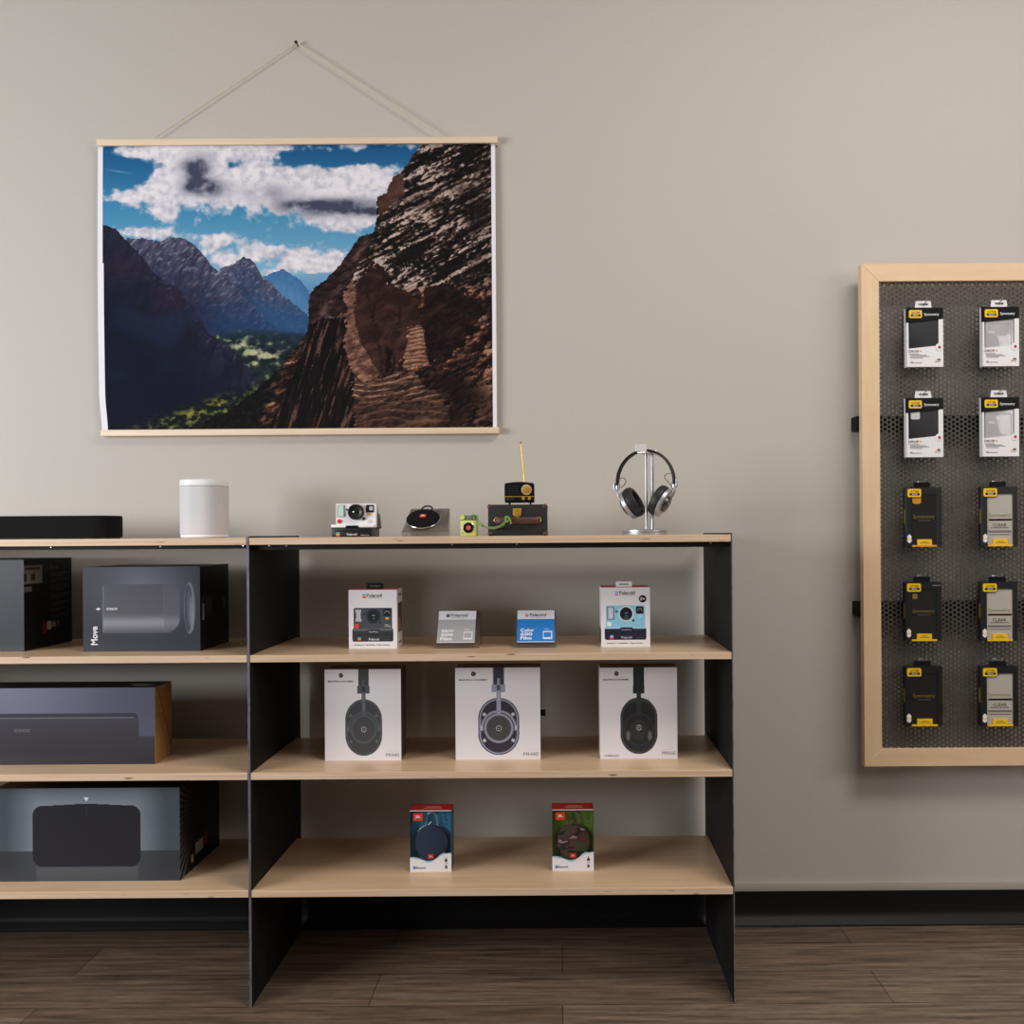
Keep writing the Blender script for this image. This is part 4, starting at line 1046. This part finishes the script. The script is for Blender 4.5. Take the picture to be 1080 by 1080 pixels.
# wide box printed with a soundbar
xl_ = -669
def bar_bg(x, y):
    c = mix((122,122,146),(82,82,100), sst(-100,595,x) if x > -40 else sst(20,-669,x)*.9)
    c = mix(c, mix(c,(90,90,106),.5), clamp((y-110)/330)); return c
pb = Paint(bar_bg, (xl_,110,595,438))
pb.rect_(xl_-5,318,600,445,lambda x,y: mix((62,60,70),(46,42,48),clamp((y-318)/110)),e=3)
pb.rect_(-596,219,523,300,(58,57,66),r=20,e=2); pb.rect_(-600,236,526,345,lambda x,y: mix((66,65,74),(56,53,60),clamp((y-240)/100)),r=10,e=3)
pb.rect_(-590,236,505,241,(112,112,126),e=2.5,a=.8)
pb.rect_(-596,344,522,356,(54,50,57),e=10,a=.6)
t, W, H = carton('speaker_carton', 'long lavender-grey box printed with a soundbar, open brown cardboard end', 'speaker box', xl_/4.154+20,163.3,726.8,805.6,.087,2,.092,
    {'front':(pb,420,110),'top':(24,22,24)}, (34,32,36), M['print_gloss'], 'large speaker boxes of the left unit')
MB().box(W/2, W/2+.0012, .0006, .0915, .0005, H-.0005).build('cardboard_end', M['kraft'], t, label='brown cardboard end')
MB().prism([(.012,H-.004),(.016,H-.004),(.09,.03),(.09,.024)],-.0005,.0015,0,Matrix.Translation((W/2+.0012,0,0)) @ Matrix.Rotation(PI/2,4,'Z')).build('folded_flap', mat('kraft_fold',(118,82,44),.8), t)
fc = Face(xl_,110,595,438,W,H)
text_mesh([fc.t('SONOS',-22,284,48,298,.02)], 'brand_lettering', mat('dim_print_ink',(104,102,112),.5), t)
MB().box(W/2-.07, W/2-.022, .03, .048, H+.0001, H+.0004).build('lid_print', M['mid_text'], t)

# big box printed with a rounded rectangular speaker
def five_bg(x, y):
    dx, dy = max(abs(x-336)-230,0), max(abs(y-270)-120,0); d = math.hypot(dx,dy)
    c = mix((132,140,148),(72,79,86), clamp(d/170))
    if y > 362: c = mix((70,74,80),(54,56,61), clamp(d/160))
    return c
pf = Paint(five_bg, (-122,55,800,508))
pf.rect_(85,437,590,512,lambda x,y: mix((86,88,92),(72,74,78),clamp((y-437)/70)),r=2,e=16)
pf.rect_(67,140,605,437,(38,37,45),r=48,e=2)
pf.poly([(100,142),(336,130),(575,142)],(38,37,45))
pf.rect_(334,150,338,190,(70,70,78),a=.5)
pf.poly([(322,103),(335,99),(349,103),(336,119)],(220,222,226))
def sun(u, v):
    a = math.atan2((v-.36)*.9, (u-.52)); d = math.hypot(u-.52, (v-.36)*.9)
    l = clamp(math.sin(a*54)*1.6+.1)
    c = mix((24,23,24), (150,150,150) if u < .5 else (86,86,86), l*clamp((d-.12)*1.5)*(.75 if u < .52 else .5)*(1 if abs(math.sin(a)) < .8 else .3))
    if .36 < u < .56 and .74 < v < .87: c = (196,190,186)
    if .58 < u < .68 and .71 < v < .85: c = (150,36,34)
    if .26 < u < .32 and .84 < v < .92: c = (190,186,182)
    return c
t, W, H = carton('speaker_carton', 'large grey box printed with a rounded rectangular speaker, ray pattern on its black end', 'speaker box', -6,190,831.6,928.4,.063,3,.246,
    {'front':(pf,330,160),'right':(sun,130,130),'top':(22,21,22)}, (26,25,26), M['print_gloss'], 'large speaker boxes of the left unit')

# black box at the picture's left edge, its long side turned to the room
sp_ = Paint((17,16,17),(0,0,100,100))
sp_.rect_(-2,6.5,37,27,(150,142,136)).rect_(2,9,32,11.5,(70,64,62)).rect_(-2,16,5,24,(40,36,36)).rect_(14,16,22,23.5,(52,48,46))
sp_.rect_(-2,30,15,35.3,(150,142,136)).rect_(0,32.2,13,33.5,(90,84,82))
yy = 16.5
for k, ls_ in enumerate(((40,26),(38,12),(36,38,26),(42,38,18),(40,28,),(36,18),(38,18))):
    for w_ in ls_: sp_.rect_(54,yy,54+w_,yy+1.1,(84,80,78),e=.6); yy += 2.6
    yy += 2.0
sp_.ell(40.5,78,4,7.6,(150,40,36)); sp_.rect_(45.5,71.5,54.5,81,(196,190,180),r=1); sp_.rect_(55,73,65,79,(150,140,124),r=1); sp_.rect_(67,72,72,77,(104,108,96),r=1)
x1 = P(25.6,686.6,.098)[0]; Hh = P(25.6,589.8,.098)[1]-P(25.6,686.6,.098)[1]
t = thing('speaker_carton', 'black box with a white label on its side, left of the charcoal box', 'speaker box', (x1-.17, .098, LV[1]), 0, 'large speaker boxes of the left unit')
painted_box('carton', .34, .212, Hh, {'right':(sp_,170,130),'front':(52,53,60)}, (20,19,20), M['print_gloss'], t)
text_mesh([('Five', .53*.212, Hh*.875, .17*.212, Hh*.05, .0, side_T(.34))], 'product_lettering', M['grey_text'], t)

# ================================================================== THINGS ON THE TOP BOARDS
ZT = LV[0]
# soundbar with rounded ends
Y = .11; x1 = P(126.8,560,Y+.05)[0]; Wb_ = .64; hb = 24.3*S(Y+.02)
t = thing('soundbar', 'long black soundbar with rounded ends standing on top of the left unit', 'soundbar', (x1-Wb_/2, Y, ZT))
MB().prism(rrect(-Wb_/2, Wb_/2, 0, .10, .048, 10), .003, hb-.004, 0, SWAP).build('grille_body', M['fabric'], t)
MB().prism(rrect(-Wb_/2+.0005, Wb_/2-.0005, .0005, .0995, .0475, 10), hb-.0038, hb, 0, SWAP, .0015).build('top_panel', M['matte_black'], t)
MB().prism(rrect(-Wb_/2+.006, Wb_/2-.006, .006, .094, .042, 10), 0, .0028, 0, SWAP).build('base', M['matte_black'], t)

# white speaker
Y = .12; xa, xb = P(188.3,540,Y+.028)[0], P(240.2,540,Y+.064)[0]; W = xb-xa; h = 61.4*S(Y+.03)
t = thing('smart_speaker', 'white rounded speaker standing on top of the left unit', 'speaker', ((xa+xb)/2, Y, ZT))
k = S(Y)
MB().prism(rrect(-W/2, W/2, 0, W, W*.40, 10), 4.5*k, h-7.2*k, 0, SWAP).build('mesh_body', M['offwhite'], t)
MB().prism(rrect(-W/2, W/2, 0, W, W*.40, 10), h-7.0*k, h, 0, SWAP, .0022, 3).build('top_cap', M['white'], t)
MB().prism(rrect(-W/2+.001, W/2-.001, .001, W-.001, W*.39, 10), .5*k, 4.3*k, 0, SWAP, .0018, 3).build('base_ring', M['white'], t)
MB().prism(rrect(-W/2+.006, W/2-.006, .006, W-.006, W*.35, 8), 0, .5*k, 0, SWAP).build('foot', M['offwhite'], t)

# white and black instant camera
Y = .10; k = S(Y)/15.43; x0 = P(349.1,560,Y)[0]; W = 660*k
t = thing('instant_camera', 'white and black instant film camera with a red shutter button on top of the shelves', 'camera', (x0+W/2, Y, ZT))
LX = lambda x: (x-140)*k-W/2
LZ = lambda y: (700-y)*k
zb_ = LZ(545)
MB().box(LX(142), LX(798), 0, .098, .0006, zb_-.0002, .002, 2).build('base', M['black'], t)
MB().box(LX(205), LX(742), -.0005, .0005, LZ(613), LZ(594)).build('film_slot', M['matte_black'], t)
# front shell: wedge seen from the side, white front and black back
MB().extr_x([(.020,zb_),(.032,zb_),(.040,LZ(150)),(.022,LZ(150)),(.020,LZ(158))], LX(178)+.0016, LX(832)+.0016).build('front_shell', M['white'], t)
MB().box(LX(138), LX(835), .001, .034, zb_, LZ(495), .0012, 2).build('white_lip', M['white'], t)
MB().extr_x([(.0405,LZ(156)),(.046,LZ(158)),(.052,LZ(300)),(.074,LZ(330)),(.094,LZ(560)),(.094,zb_),(.0325,zb_)], LX(186)+.0018, LX(826)+.0018).build('rear_shell', M['black'], t)
MB().prism([(LX(372),zb_-.0003),(LX(390),LZ(512)),(LX(575),LZ(512)),(LX(592),zb_-.0003)], -.0006, .002).build('front_notch', M['gloss_black'], t)
YB = .020; o = .0016
f = MB().prism(rrect(LX(204)+o,LX(324)+o,LZ(368),LZ(174),.0012), YB-.0022, YB+.0008).build('flash_frame', mat('flash_bezel',(126,140,130),.35), t)
MB().prism(rrect(LX(216)+o,LX(312)+o,LZ(360),LZ(182),.0008), YB-.0034, YB-.0023, 0, None, .0004, 1).build('flash_lens', M['flash'], f)
TL = Matrix.Translation((LX(515)+o, YB+.001, LZ(292))) @ Matrix.Rotation(PI/2,4,'X'); r = 129*k
b = MB().lathe([(r,0),(r,.012),(r*.94,.0145),(r*.84,.0148),(r*.80,.0125),(r*.62,.0115),(r*.60,.010),(r*.46,.009)], TL, 48, cap=False).build('lens_barrel', M['black'], t)
MB().lathe([(r*.5,.0078),(r*.35,.0095),(r*.0005,.0105)], TL, 32).build('lens_glass', M['lens'], b)
MB().lathe([(r*.22,.0102),(r*.0005,.0107)], TL, 24).build('lens_coating', M['lens_green'], b)
v = MB().prism(rrect(LX(678)+o,LX(802)+o,LZ(297),LZ(174),.0014), YB-.0016, YB+.0008).build('viewfinder', M['navy_glass'], t)
MB().prism(rrect(LX(728)+o,LX(788)+o,LZ(265),LZ(200),.0008), YB-.0021, YB-.0017).build('viewfinder_window', mat('pale_window',(196,196,192),.2,coat=.5), v)
MB().prism(rrect(LX(704)+o,LX(760)+o,LZ(340),LZ(312),.0006), YB-.0018, YB+.0004).build('timer_switch', M['amber'], t)
MB().lathe([(24*k,0),(24*k,.003),(16*k,.0038)], Matrix.Translation((LX(640)+o,YB+.0006,LZ(400))) @ Matrix.Rotation(PI/2,4,'X'), 20).build('sensor_dot', M['gloss_black'], t)
MB().lathe([(15*k,0),(15*k,.0016)], Matrix.Translation((LX(360)+o,YB+.0006,LZ(250))) @ Matrix.Rotation(PI/2,4,'X'), 18).build('sensor_dot', M['gloss_black'], t)
MB().lathe([(36*k,0),(36*k,.003),(28*k,.0042)], Matrix.Translation((LX(237)+o,YB+.0006,LZ(443))) @ Matrix.Rotation(PI/2,4,'X'), 28).build('shutter_button', M['red'], t)
pn = Paint((255,255,255),(0,0,1,1))
V, Fc, C = [], [], []
for i, c in enumerate(((40,160,210),(70,170,100),(246,190,60),(238,120,50),(214,52,48))):
    z0, z1 = LZ(690-(4-i)*14.4), LZ(690-(5-i)*14.4); n = len(V)
    V += [(LX(222),-.0006,z1),(LX(222),-.0006,z0),(LX(283),-.0006,z0),(LX(283),-.0006,z1)]; Fc.append((n,n+1,n+2,n+3)); C.append(c)
colour_mesh('rainbow_square', V, Fc, C, M['print'], t)
text_mesh([('Polaroid', LX(400), LZ(674), 160*k, 36*k, .012), ('Autofocus', LX(622), LZ(676), 134*k, 15*k, 0)], 'brand_lettering', M['white_text'], t)
text_mesh([('One', LX(712)+o, LZ(445), 52*k, 22*k, 0, Matrix.Translation((0,YB,0))), ('Step', LX(700)+o, LZ(476), 58*k, 24*k, 0, Matrix.Translation((0,YB,0)))], 'model_lettering', M['grey_text'], t)
text_mesh([('2', LX(763)+o, LZ(474), 22*k, 30*k, .02, Matrix.Translation((0,YB,0)))], 'model_number', M['amber'], t)

# round portable speaker on its sloping perforated stand
Y = .10; k = S(Y)/15.43; xa = P(424.2,560,Y)[0]; Wf = 750*k
ts = thing('perforated_stand', 'bent perforated metal stand carrying the round black speaker on top of the shelves', 'display stand', (xa+Wf/2, Y, ZT), 0, 'small perforated stands')
T, L, an = wedge_stand(ts, Wf, 655*k, .088, .011, 455*k, .0125, .0052, .0019)
xs = P(415+490/15.43, 545, Y+.04)[0]
tsp = thing('portable_speaker', 'round black fabric speaker with a carrying loop lying on its perforated stand', 'speaker', (xs, Y, ZT))
r = 272*k*1.015
TC = T @ Matrix.Translation((0,-.001,L*.425)) @ Matrix.Rotation(PI/2,4,'X')
MB().lathe([(r*.82,.0),(r*.95,.002),(r,.0058)], TC, 56).build('underside', M['black'], tsp)
MB().lathe([(r*1.0,.0060),(r*1.012,.0068),(r*1.012,.0085),(r*1.0,.0092)], TC, 56).build('chrome_rim', M['chrome'], tsp)
MB().lathe([(r*1.0,.0094),(r*.985,.0112),(r*.92,.0136),(r*.75,.0156),(r*.4,.0168),(.0004,.0171)], TC, 56).build('fabric_grille', M['fabric'], tsp)
TB = TC @ Matrix.Rotation(-PI/2,4,'X')
loop = []
for i in range(15):
    a = PI*i/14; loop.append(TC @ Vector((.0035+.0135*math.cos(a)*(1 if i else 1), r*.93+.0265*abs(math.sin(a))**.55, .0065)))
MB().tube(loop, .0022, 8).build('carry_loop', M['black'], tsp)
bd_ = MB().prism(rrect(-48*k*1.0, 50*k*1.0, -.0062, .0062, .001), -.0183, -.0165, 0, TC @ Matrix.Rotation(-PI/2,4,'X')).build('badge', M['orange'], tsp)
TT = TC @ Matrix.Rotation(-PI/2,4,'X')
# ink plane: text at y=-.0004 in the badge's own frame
text_mesh([('JBL', -28*k, -.0034, 62*k, .0072, .03, TT @ Matrix.Translation((0,-.0183,0)))], 'lettering', M['white_text'], bd_)

# small lime music player
Y = .11; k = S(Y)/10.29; x0 = P(480+56/10.29,560,Y)[0]
t = thing('music_player', 'tiny pale lime retro music player with a black and red dial beside the black case', 'radio', (x0+92*k, Y, ZT))
LX = lambda x: (x-148)*k
LZ = lambda y: (675-y)*k
MB().box(LX(57), LX(240), 0, .022, 0, LZ(502), .0032, 3).build('body', M['lime'], t)
u = MB().box(LX(62), LX(244), .003, .020, LZ(500), LZ(448), .0016, 2).build('upper_deck', M['olive'], t)
MB().lathe([(26*k,0),(26*k,.003),(20*k,.004)], Matrix.Translation((LX(79),.0036,LZ(472))) @ Matrix.Rotation(PI/2,4,'X'), 24).build('round_knob', M['lime'], u)
MB().box(LX(132), LX(146), .0005, .003, LZ(496), LZ(462)).box(LX(160), LX(172), .0005, .003, LZ(496), LZ(455)).prism([(LX(112),LZ(495)),(LX(120),LZ(495)),(LX(168),LZ(462)),(LX(160),LZ(458))], .001, .003).build('clip', M['alu'], u)
MB().lathe([(13*k,0),(13*k,.002)], Matrix.Translation((LX(208),.0032,LZ(480))) @ Matrix.Rotation(PI/2,4,'X'), 16).build('screw', M['alu'], u)
MB().box(LX(180), LX(212), .006, .014, LZ(447), LZ(436), .0006, 1).build('switch', M['chrome'], u)
TD = Matrix.Translation((LX(146),.0006,LZ(583))) @ Matrix.Rotation(PI/2,4,'X')
d = MB().lathe([(63*k,0),(63*k,.0016),(58*k,.0024)], TD, 36).build('dial_rim', M['chrome'], t)
MB().lathe([(57*k,.0022),(55*k,.0032)], TD, 36).build('dial', M['gloss_black'], d)
MB().lathe([(26*k,.0032),(24*k,.0038)], TD, 28).build('dial_centre', mat('dusty_red',(196,84,66),.5), d)
MB().lathe([(6*k,0),(6*k,.001)], Matrix.Translation((LX(80),.0004,LZ(642))) @ Matrix.Rotation(PI/2,4,'X'), 12).build('sensor_dot', M['matte_black'], t)
wp = t.location.copy()

# black trunk shaped case
YC = .095; k = S(YC)/10.29; x0 = P(480+352/10.29,560,YC)[0]; W = 651*k; Hc = 346*k; Dc = .105
t = thing('trunk_case', 'small black trunk shaped case with brown leather corners and a brass clasp', 'case', (x0+W/2, YC, ZT))
CX_ = lambda x: (x-677.5)*k
CZ = lambda y: (668-y)*k
MB().box(-W/2+.001, W/2-.001, .001, Dc, .001, Hc-.001, .004, 3).build('body', M['leatherette'], t)
cr_ = 52*k
for sx in (-1, 1):
    for sz in (0, 1):
        for sy in (0, 1):
            xo = sx*W/2; zo = sz*Hc; yo = sy*(Dc+.001)
            a0, a1 = sorted((xo, xo-sx*cr_)); c0, c1 = sorted((zo, zo-(1 if sz else -1)*cr_)); b0, b1 = sorted((yo, yo-(1 if sy else -1)*cr_))
            cm = MB().box(a0, a1, b0, b1, c0, c1, .0045, 3)
            cm.lathe([(.0016,0),(.0012,.0008),(.0003,.001)], Matrix.Translation((xo-sx*cr_*.45, yo, zo-(1 if sz else -1)*cr_*.45)) @ Matrix.Rotation(PI/2 if not sy else -PI/2,4,'X'), 12)
            cm.build('corner_guard', M['leather'], t)
hd = MB()
hp = spline([(CX_(446),-.004,CZ(505)),(CX_(500),-.010,CZ(503)),(CX_(680),-.013,CZ(502)),(CX_(860),-.010,CZ(503)),(CX_(912),-.004,CZ(507))], 6)
hd.tube(hp, .002, 12, flat=(.0022, 35*k)).build('handle', M['leather'], t)
for x in (440, 920):
    e = MB().tube([(CX_(x)+14*k*math.cos(a), -.0035, CZ(497)+20*k*math.sin(a)) for a in [2*PI*i/18 for i in range(18)]], .0009, 8, closed=True)
    e.box(CX_(x if x < 600 else x-22)-8*k, CX_(x if x < 600 else x-22)+28*k, -.0012, .002, CZ(476), CZ(464)).build('handle_ring', M['gold'], t)
cl = MB().prism([(CX_(629),CZ(370)),(CX_(719),CZ(370)),(CX_(719),CZ(438)),(CX_(706),CZ(458)),(CX_(674),CZ(470)),(CX_(642),CZ(458)),(CX_(629),CZ(438))], -.003, .0012, 0, None, .0006, 2).build('clasp', M['gold'], t)
MB().box(CX_(664), CX_(684), -.0042, -.0028, CZ(408), CZ(378), .0003, 1).box(CX_(648), CX_(702), -.0036, -.0029, CZ(450), CZ(444)).build('clasp_plate', M['gold_dull'], cl)
tc_loc = t.location.copy()

# green cord tying the player to the case handle
def G(x, y, Y): 
    a, z = P(480+x/10.29, 500+y/10.29, Y); return (a, Y, z)
cm = MB()
cm.tube(spline([G(225,447,.113),G(238,448,.109),G(243,480,.106),G(246,510,.105),G(262,540,.103),G(290,556,.098)], 6), .0021, 8)
cm.tube(spline([G(290,554,.098),G(340,574,.090),G(400,580,.082),G(460,572,.076),G(510,546,.074),G(548,508,.076),G(562,490,.0765)], 6), .0017, 8)
cm.tube(spline([G(290,558,.098),G(345,582,.091),G(410,592,.084),G(470,580,.078),G(520,555,.076),G(552,515,.078),G(570,492,.0775)], 6), .0017, 8)
cm.tube(spline([G(262,538,.103),G(278,545,.099),G(302,562,.095)], 5), .0034, 10)
cm.tube(spline([G(545,470,.079),G(560,464,.0765),G(585,472,.076),G(590,500,.0755),G(565,515,.076),G(545,500,.0765),G(552,475,.0755),G(580,470,.0755)], 6), .0023, 8)
cm.tube(spline([G(575,480,.076),G(594,492,.0745),G(606,520,.0745),G(602,542,.0755)], 6), .0018, 8)
tag(cm.build('strap_cord', M['strap']), 'green braided cord from the lime player knotted round the case handle', 'cord')

# black retro radio on the case
YR = .118; k = S(YR)/10.29; x0 = P(480+535/10.29,520,YR)[0]; W = 325*k
zr = ZT+Hc
t = thing('retro_radio', 'small black retro radio with brass dial and raised brass antenna standing on the case', 'radio', (x0+W/2, YR, zr))
RX = lambda x: (x-697.5)*k
RZ = lambda y: (325-y)*k
arch = [(RX(535),RZ(240)),(RX(535),RZ(115)),(RX(540),RZ(100)),(RX(552),RZ(93))]+[(RX(x),RZ(93-13*math.sin(PI*(x-552)/291))) for x in range(575,830,25)]+[(RX(843),RZ(93)),(RX(855),RZ(100)),(RX(860),RZ(115)),(RX(860),RZ(240))]
MB().prism(arch[::-1], 0, .044, 0, None, .0015, 2).build('cabinet', M['gloss_black'], t)
MB().prism(rrect(RX(535), RX(860), RZ(305), RZ(244), .003), 0, .044, 0, None, .0014, 2).build('lower_cabinet', M['gloss_black'], t)
MB().box(RX(531), RX(864), -.0008, .0445, RZ(245), RZ(236), .0004, 1).build('brass_band', M['gold'], t)
for y in (127,153,180,210):
    MB().box(RX(572), RX(695), -.0006, .0006, RZ(y+3), RZ(y-3)).build('grille_slot', mat('dim_grille',(44,42,46),.4) if y == 127 else bpy.data.materials['dim_grille'], t)
TR = lambda x, y, yy=.0: Matrix.Translation((RX(x), yy, RZ(y))) @ Matrix.Rotation(PI/2,4,'X')
dr = MB().lathe([(57*k,0),(57*k,.0016),(54*k,.0026),(40*k,.0022)], TR(775,168,.0003), 40).build('dial_ring', M['tan'], t)
MB().lathe([(36*k,.002),(36*k,.005),(32*k,.0066),(12*k,.0072)], TR(775,168), 32).build('dial_knob', M['gold'], dr)
for x in (740, 806):
    MB().lathe([(19*k,0),(19*k,.0045),(15*k,.006),(6*k,.0064)], TR(x,264,.0003), 24).build('control_knob', M['gold'], t)
MB().lathe([(16*k,0),(16*k,.0012)], TR(572,265,.0003), 20).build('jack', mat('bronze_jack',(78,58,44),.4,.5), t)
MB().prism(rrect(RX(590), RX(640), RZ(274), RZ(256), .0008), -.0005, .0003).build('name_plate', bpy.data.materials['dim_grille'], t)
for x in (585, 815):
    for y in (.006, .038):
        MB().cyl((RX(x), y, 0), (RX(x), y, RZ(303)), .0016, .0022, 14).build('foot', M['black'], t)
ax, az = P(553.4,507.8,YR+.022); bx, bz = P(549.3,467.2,YR+.022)
a = Vector((ax, YR+.022, az-.002))-t.location; b = Vector((bx, YR+.022, bz))-t.location
an_ = MB().cyl(a, a.lerp(b,.45), .0021, .0021, 12).cyl(a.lerp(b,.45), a.lerp(b,.8), .0017, .0017, 12).cyl(a.lerp(b,.8), b, .0013, .0013, 12).build('antenna', M['gold'], t)
MB().sphere(b+Vector((0,0,.001)), .0022).build('antenna_tip', mat('dark_red_tip',(120,30,40),.3), an_)

# headphones on an aluminium stand
YH = .14; k = S(YH)/9.82; xc, zc = P(630+488/9.82, 562, YH)
HX = lambda x: (x-488)*k
HZ = lambda y: (1022-y)*k
t = thing('headphone_stand', 'polished aluminium headphone stand with round base near the right end of the shelf top', 'headphone stand', (xc, YH, ZT))
MB().lathe([(236*k,0),(238*k,.001),(238*k,.0045),(230*k,.006),(226*k,.006),(226*k,.0075),(236*k,.0085),(236*k,.0125),(228*k,.0138)], None, 64).build('base', M['alu'], t)
b0 = Vector((HX(446),-.036,0)); b1 = Vector((HX(602),.034,0)); dv = (b1-b0)
for x, r_ in ((505,.0036),(583,.0042)):
    q = b0+dv*((HX(x)-b0.x)/dv.x)
    MB().cyl((q.x,q.y,.0136), (q.x,q.y,HZ(186)), r_, r_, 20).build('pole', M['alu'], t)
ang = math.atan2(dv.y, dv.x); Lr = dv.length
TBar = Matrix.Translation((b0.x,b0.y,0)) @ Matrix.Rotation(ang,4,'Z')
zb0_ = HZ(186); 
MB().box(0, Lr, -.011, .011, zb0_, zb0_+.0035, .0008, 1).xf(TBar).build('cradle_bar', M['alu_white'], t)
MB().box(HX(385)-0, HX(500), b0.y-.004, b0.y, HZ(172), HZ(100), .0008, 1).build('front_stop', M['alu_white'], t)
MB().box(Lr-.003, Lr, -.011, .011, zb0_, HZ(132), .0006, 1).xf(TBar).build('rear_stop', M['alu_white'], t)
th_ = thing('headphones', 'black leather and silver over ear headphones hanging on the aluminium stand', 'headphones', (xc+HX(503), YH, ZT))
PH = math.radians(-20); cs = math.cos(PH)
BX = lambda x: (x-503)*k/cs
RT = Matrix.Rotation(PH, 4, 'Z')
rx, rz_ = 284*k/cs, (HZ(148)-HZ(480))
band = []
for i in range(33):
    a = math.radians(-4+188*i/32); band.append((rx*math.cos(a), 0, HZ(480)+rz_*math.sin(a)))
zmin = HZ(186)+.0042
bm_ = MB().tube(band, .004, 14, flat=(.0125,.0036))
bm_.xf(RT).build('headband', M['leather'] if False else mottled('black_leather',(24,22,23),(36,33,33),300,.5,bump=.2), th_)
def cup(sx, cxo, cyo, cxi, cyi, ox):
    po = Vector((BX(cxo), 0, HZ(cyo))); pi_ = Vector((BX(cxi), 0, HZ(cyi))); d = pi_-po
    T = RT @ Matrix.Translation(po) @ d.to_track_quat('Z','Y').to_matrix().to_4x4(); L = d.length; R_ = 157*k
    hs = MB().lathe([(R_*.80,-.001),(R_*.98,0),(R_*1.0,.002),(R_*1.0,L*.26),(R_*.96,L*.3)], T, 44).build('cup_housing', M['alu'], th_)
    MB().lathe([(R_*.52,-.0085),(R_*.56,-.0075),(R_*.56,-.0005)], T, 36).lathe([(R_*.30,-.0100),(R_*.32,-.0086)], T, 24).build('cup_plate', mat('gunmetal',(112,110,112),.3,1.0) if sx < 0 else bpy.data.materials['gunmetal'], hs)
    MB().lathe([(R_*.92,L*.30),(R_*1.03,L*.40),(R_*1.05,L*.66),(R_*.99,L*.90),(R_*.86,L*1.0),(R_*.72,L*.96),(R_*.66,L*.80),(R_*.64,L*.5),(.0005,L*.48)], T, 48).build('ear_cushion', bpy.data.materials['black_leather'], th_)
    e = band[-1] if sx < 0 else band[0]; e = Vector(e)
    p1 = e+Vector((0,0,-.009)); mid = Vector((BX(ox[0]),0,HZ(ox[1]))); outc = po-d.normalized()*.006
    y = MB().cyl(RT @ (e+Vector((0,0,.004))), RT @ p1, .0062, .0062, 16).tube([RT @ p for p in spline([p1, mid, outc], 6)], .0024, 10)
    y.cyl(RT @ (Vector((BX(ox[2]),-.004,HZ(ox[3])))), RT @ (Vector((BX(ox[2]),-.004,HZ(ox[4])))), .0034, .0034, 14).build('yoke', M['alu'], th_)
    return T
cup(-1, 312, 722, 428, 652, (212,590,190,545,482))
cup(1, 694, 700, 592, 640, (786,590,812,520,445))
MB().tube([RT @ Vector((BX(x),.004,HZ(y))) for x, y in [(v.x, v.y) for v in spline([(236,432,0),(270,422,0),(296,438,0),(300,470,0),(280,500,0),(248,526,0)],5)]], .0009, 6).build('cable_loop', M['black'], th_)
MB().tube([RT @ Vector((BX(x),.004,HZ(y))) for x, y in [(v.x, v.y) for v in spline([(764,388,0),(720,394,0),(692,412,0),(694,440,0),(725,480,0),(756,520,0),(768,560,0)],5)]], .0009, 6).build('cable_loop', M['black'], th_)

# ================================================================== CAMERA + LIGHT
cam = bpy.data.cameras.new('camera'); co = bpy.data.objects.new('camera', cam); COL.objects.link(co)
c, s = math.cos(TH), math.sin(TH)
co.matrix_world = Matrix(((c, s, 0, 0), (0, 0, -1, -D), (-s, c, 0, EYE), (0, 0, 0, 1)))
cam.sensor_fit = 'HORIZONTAL'; cam.sensor_width = 36; cam.lens = F/1080*36
cam.shift_x = -(CX-540)/1080; cam.shift_y = (CY-540)/1080; cam.clip_start = .05
scn.camera = co

def window_light(name, loc, target, w, h, power, col):
    l = bpy.data.lights.new(name, 'AREA'); l.shape = 'RECTANGLE'; l.size = w; l.size_y = h; l.energy = power; l.color = col
    o = bpy.data.objects.new(name, l); COL.objects.link(o); o.location = loc
    o.rotation_euler = (Vector(target)-Vector(loc)).to_track_quat('-Z','Y').to_euler()
    return o
window_light('window_daylight', (-3.0,-1.75,1.4), (-.3,.3,1.2), 1.6, .75, 72, (.93,.965,1.0))
window_light('storefront_daylight', (3.9,-2.3,2.3), (.3,.2,1.2), 2.0, 1.1, 33, (1.0,.97,.93))
window_light('ceiling_light', (1.2,-1.25,3.05), (1.1,-.75,0), 1.3, .7, 39, (1.0,.955,.90))
w = bpy.data.worlds.new('world'); scn.world = w; w.use_nodes = True
bg = w.node_tree.nodes['Background']; bg.inputs['Color'].default_value = (1.0,.98,.96,1); bg.inputs['Strength'].default_value = .10
vs = scn.view_settings; vs.view_transform = 'Standard'; vs.look = 'None'; vs.gamma = 1; vs.use_curve_mapping = False; vs.exposure = 0.14
scn.display_settings.display_device = 'sRGB'
scn.cycles.max_bounces = 8; scn.cycles.use_denoising = True
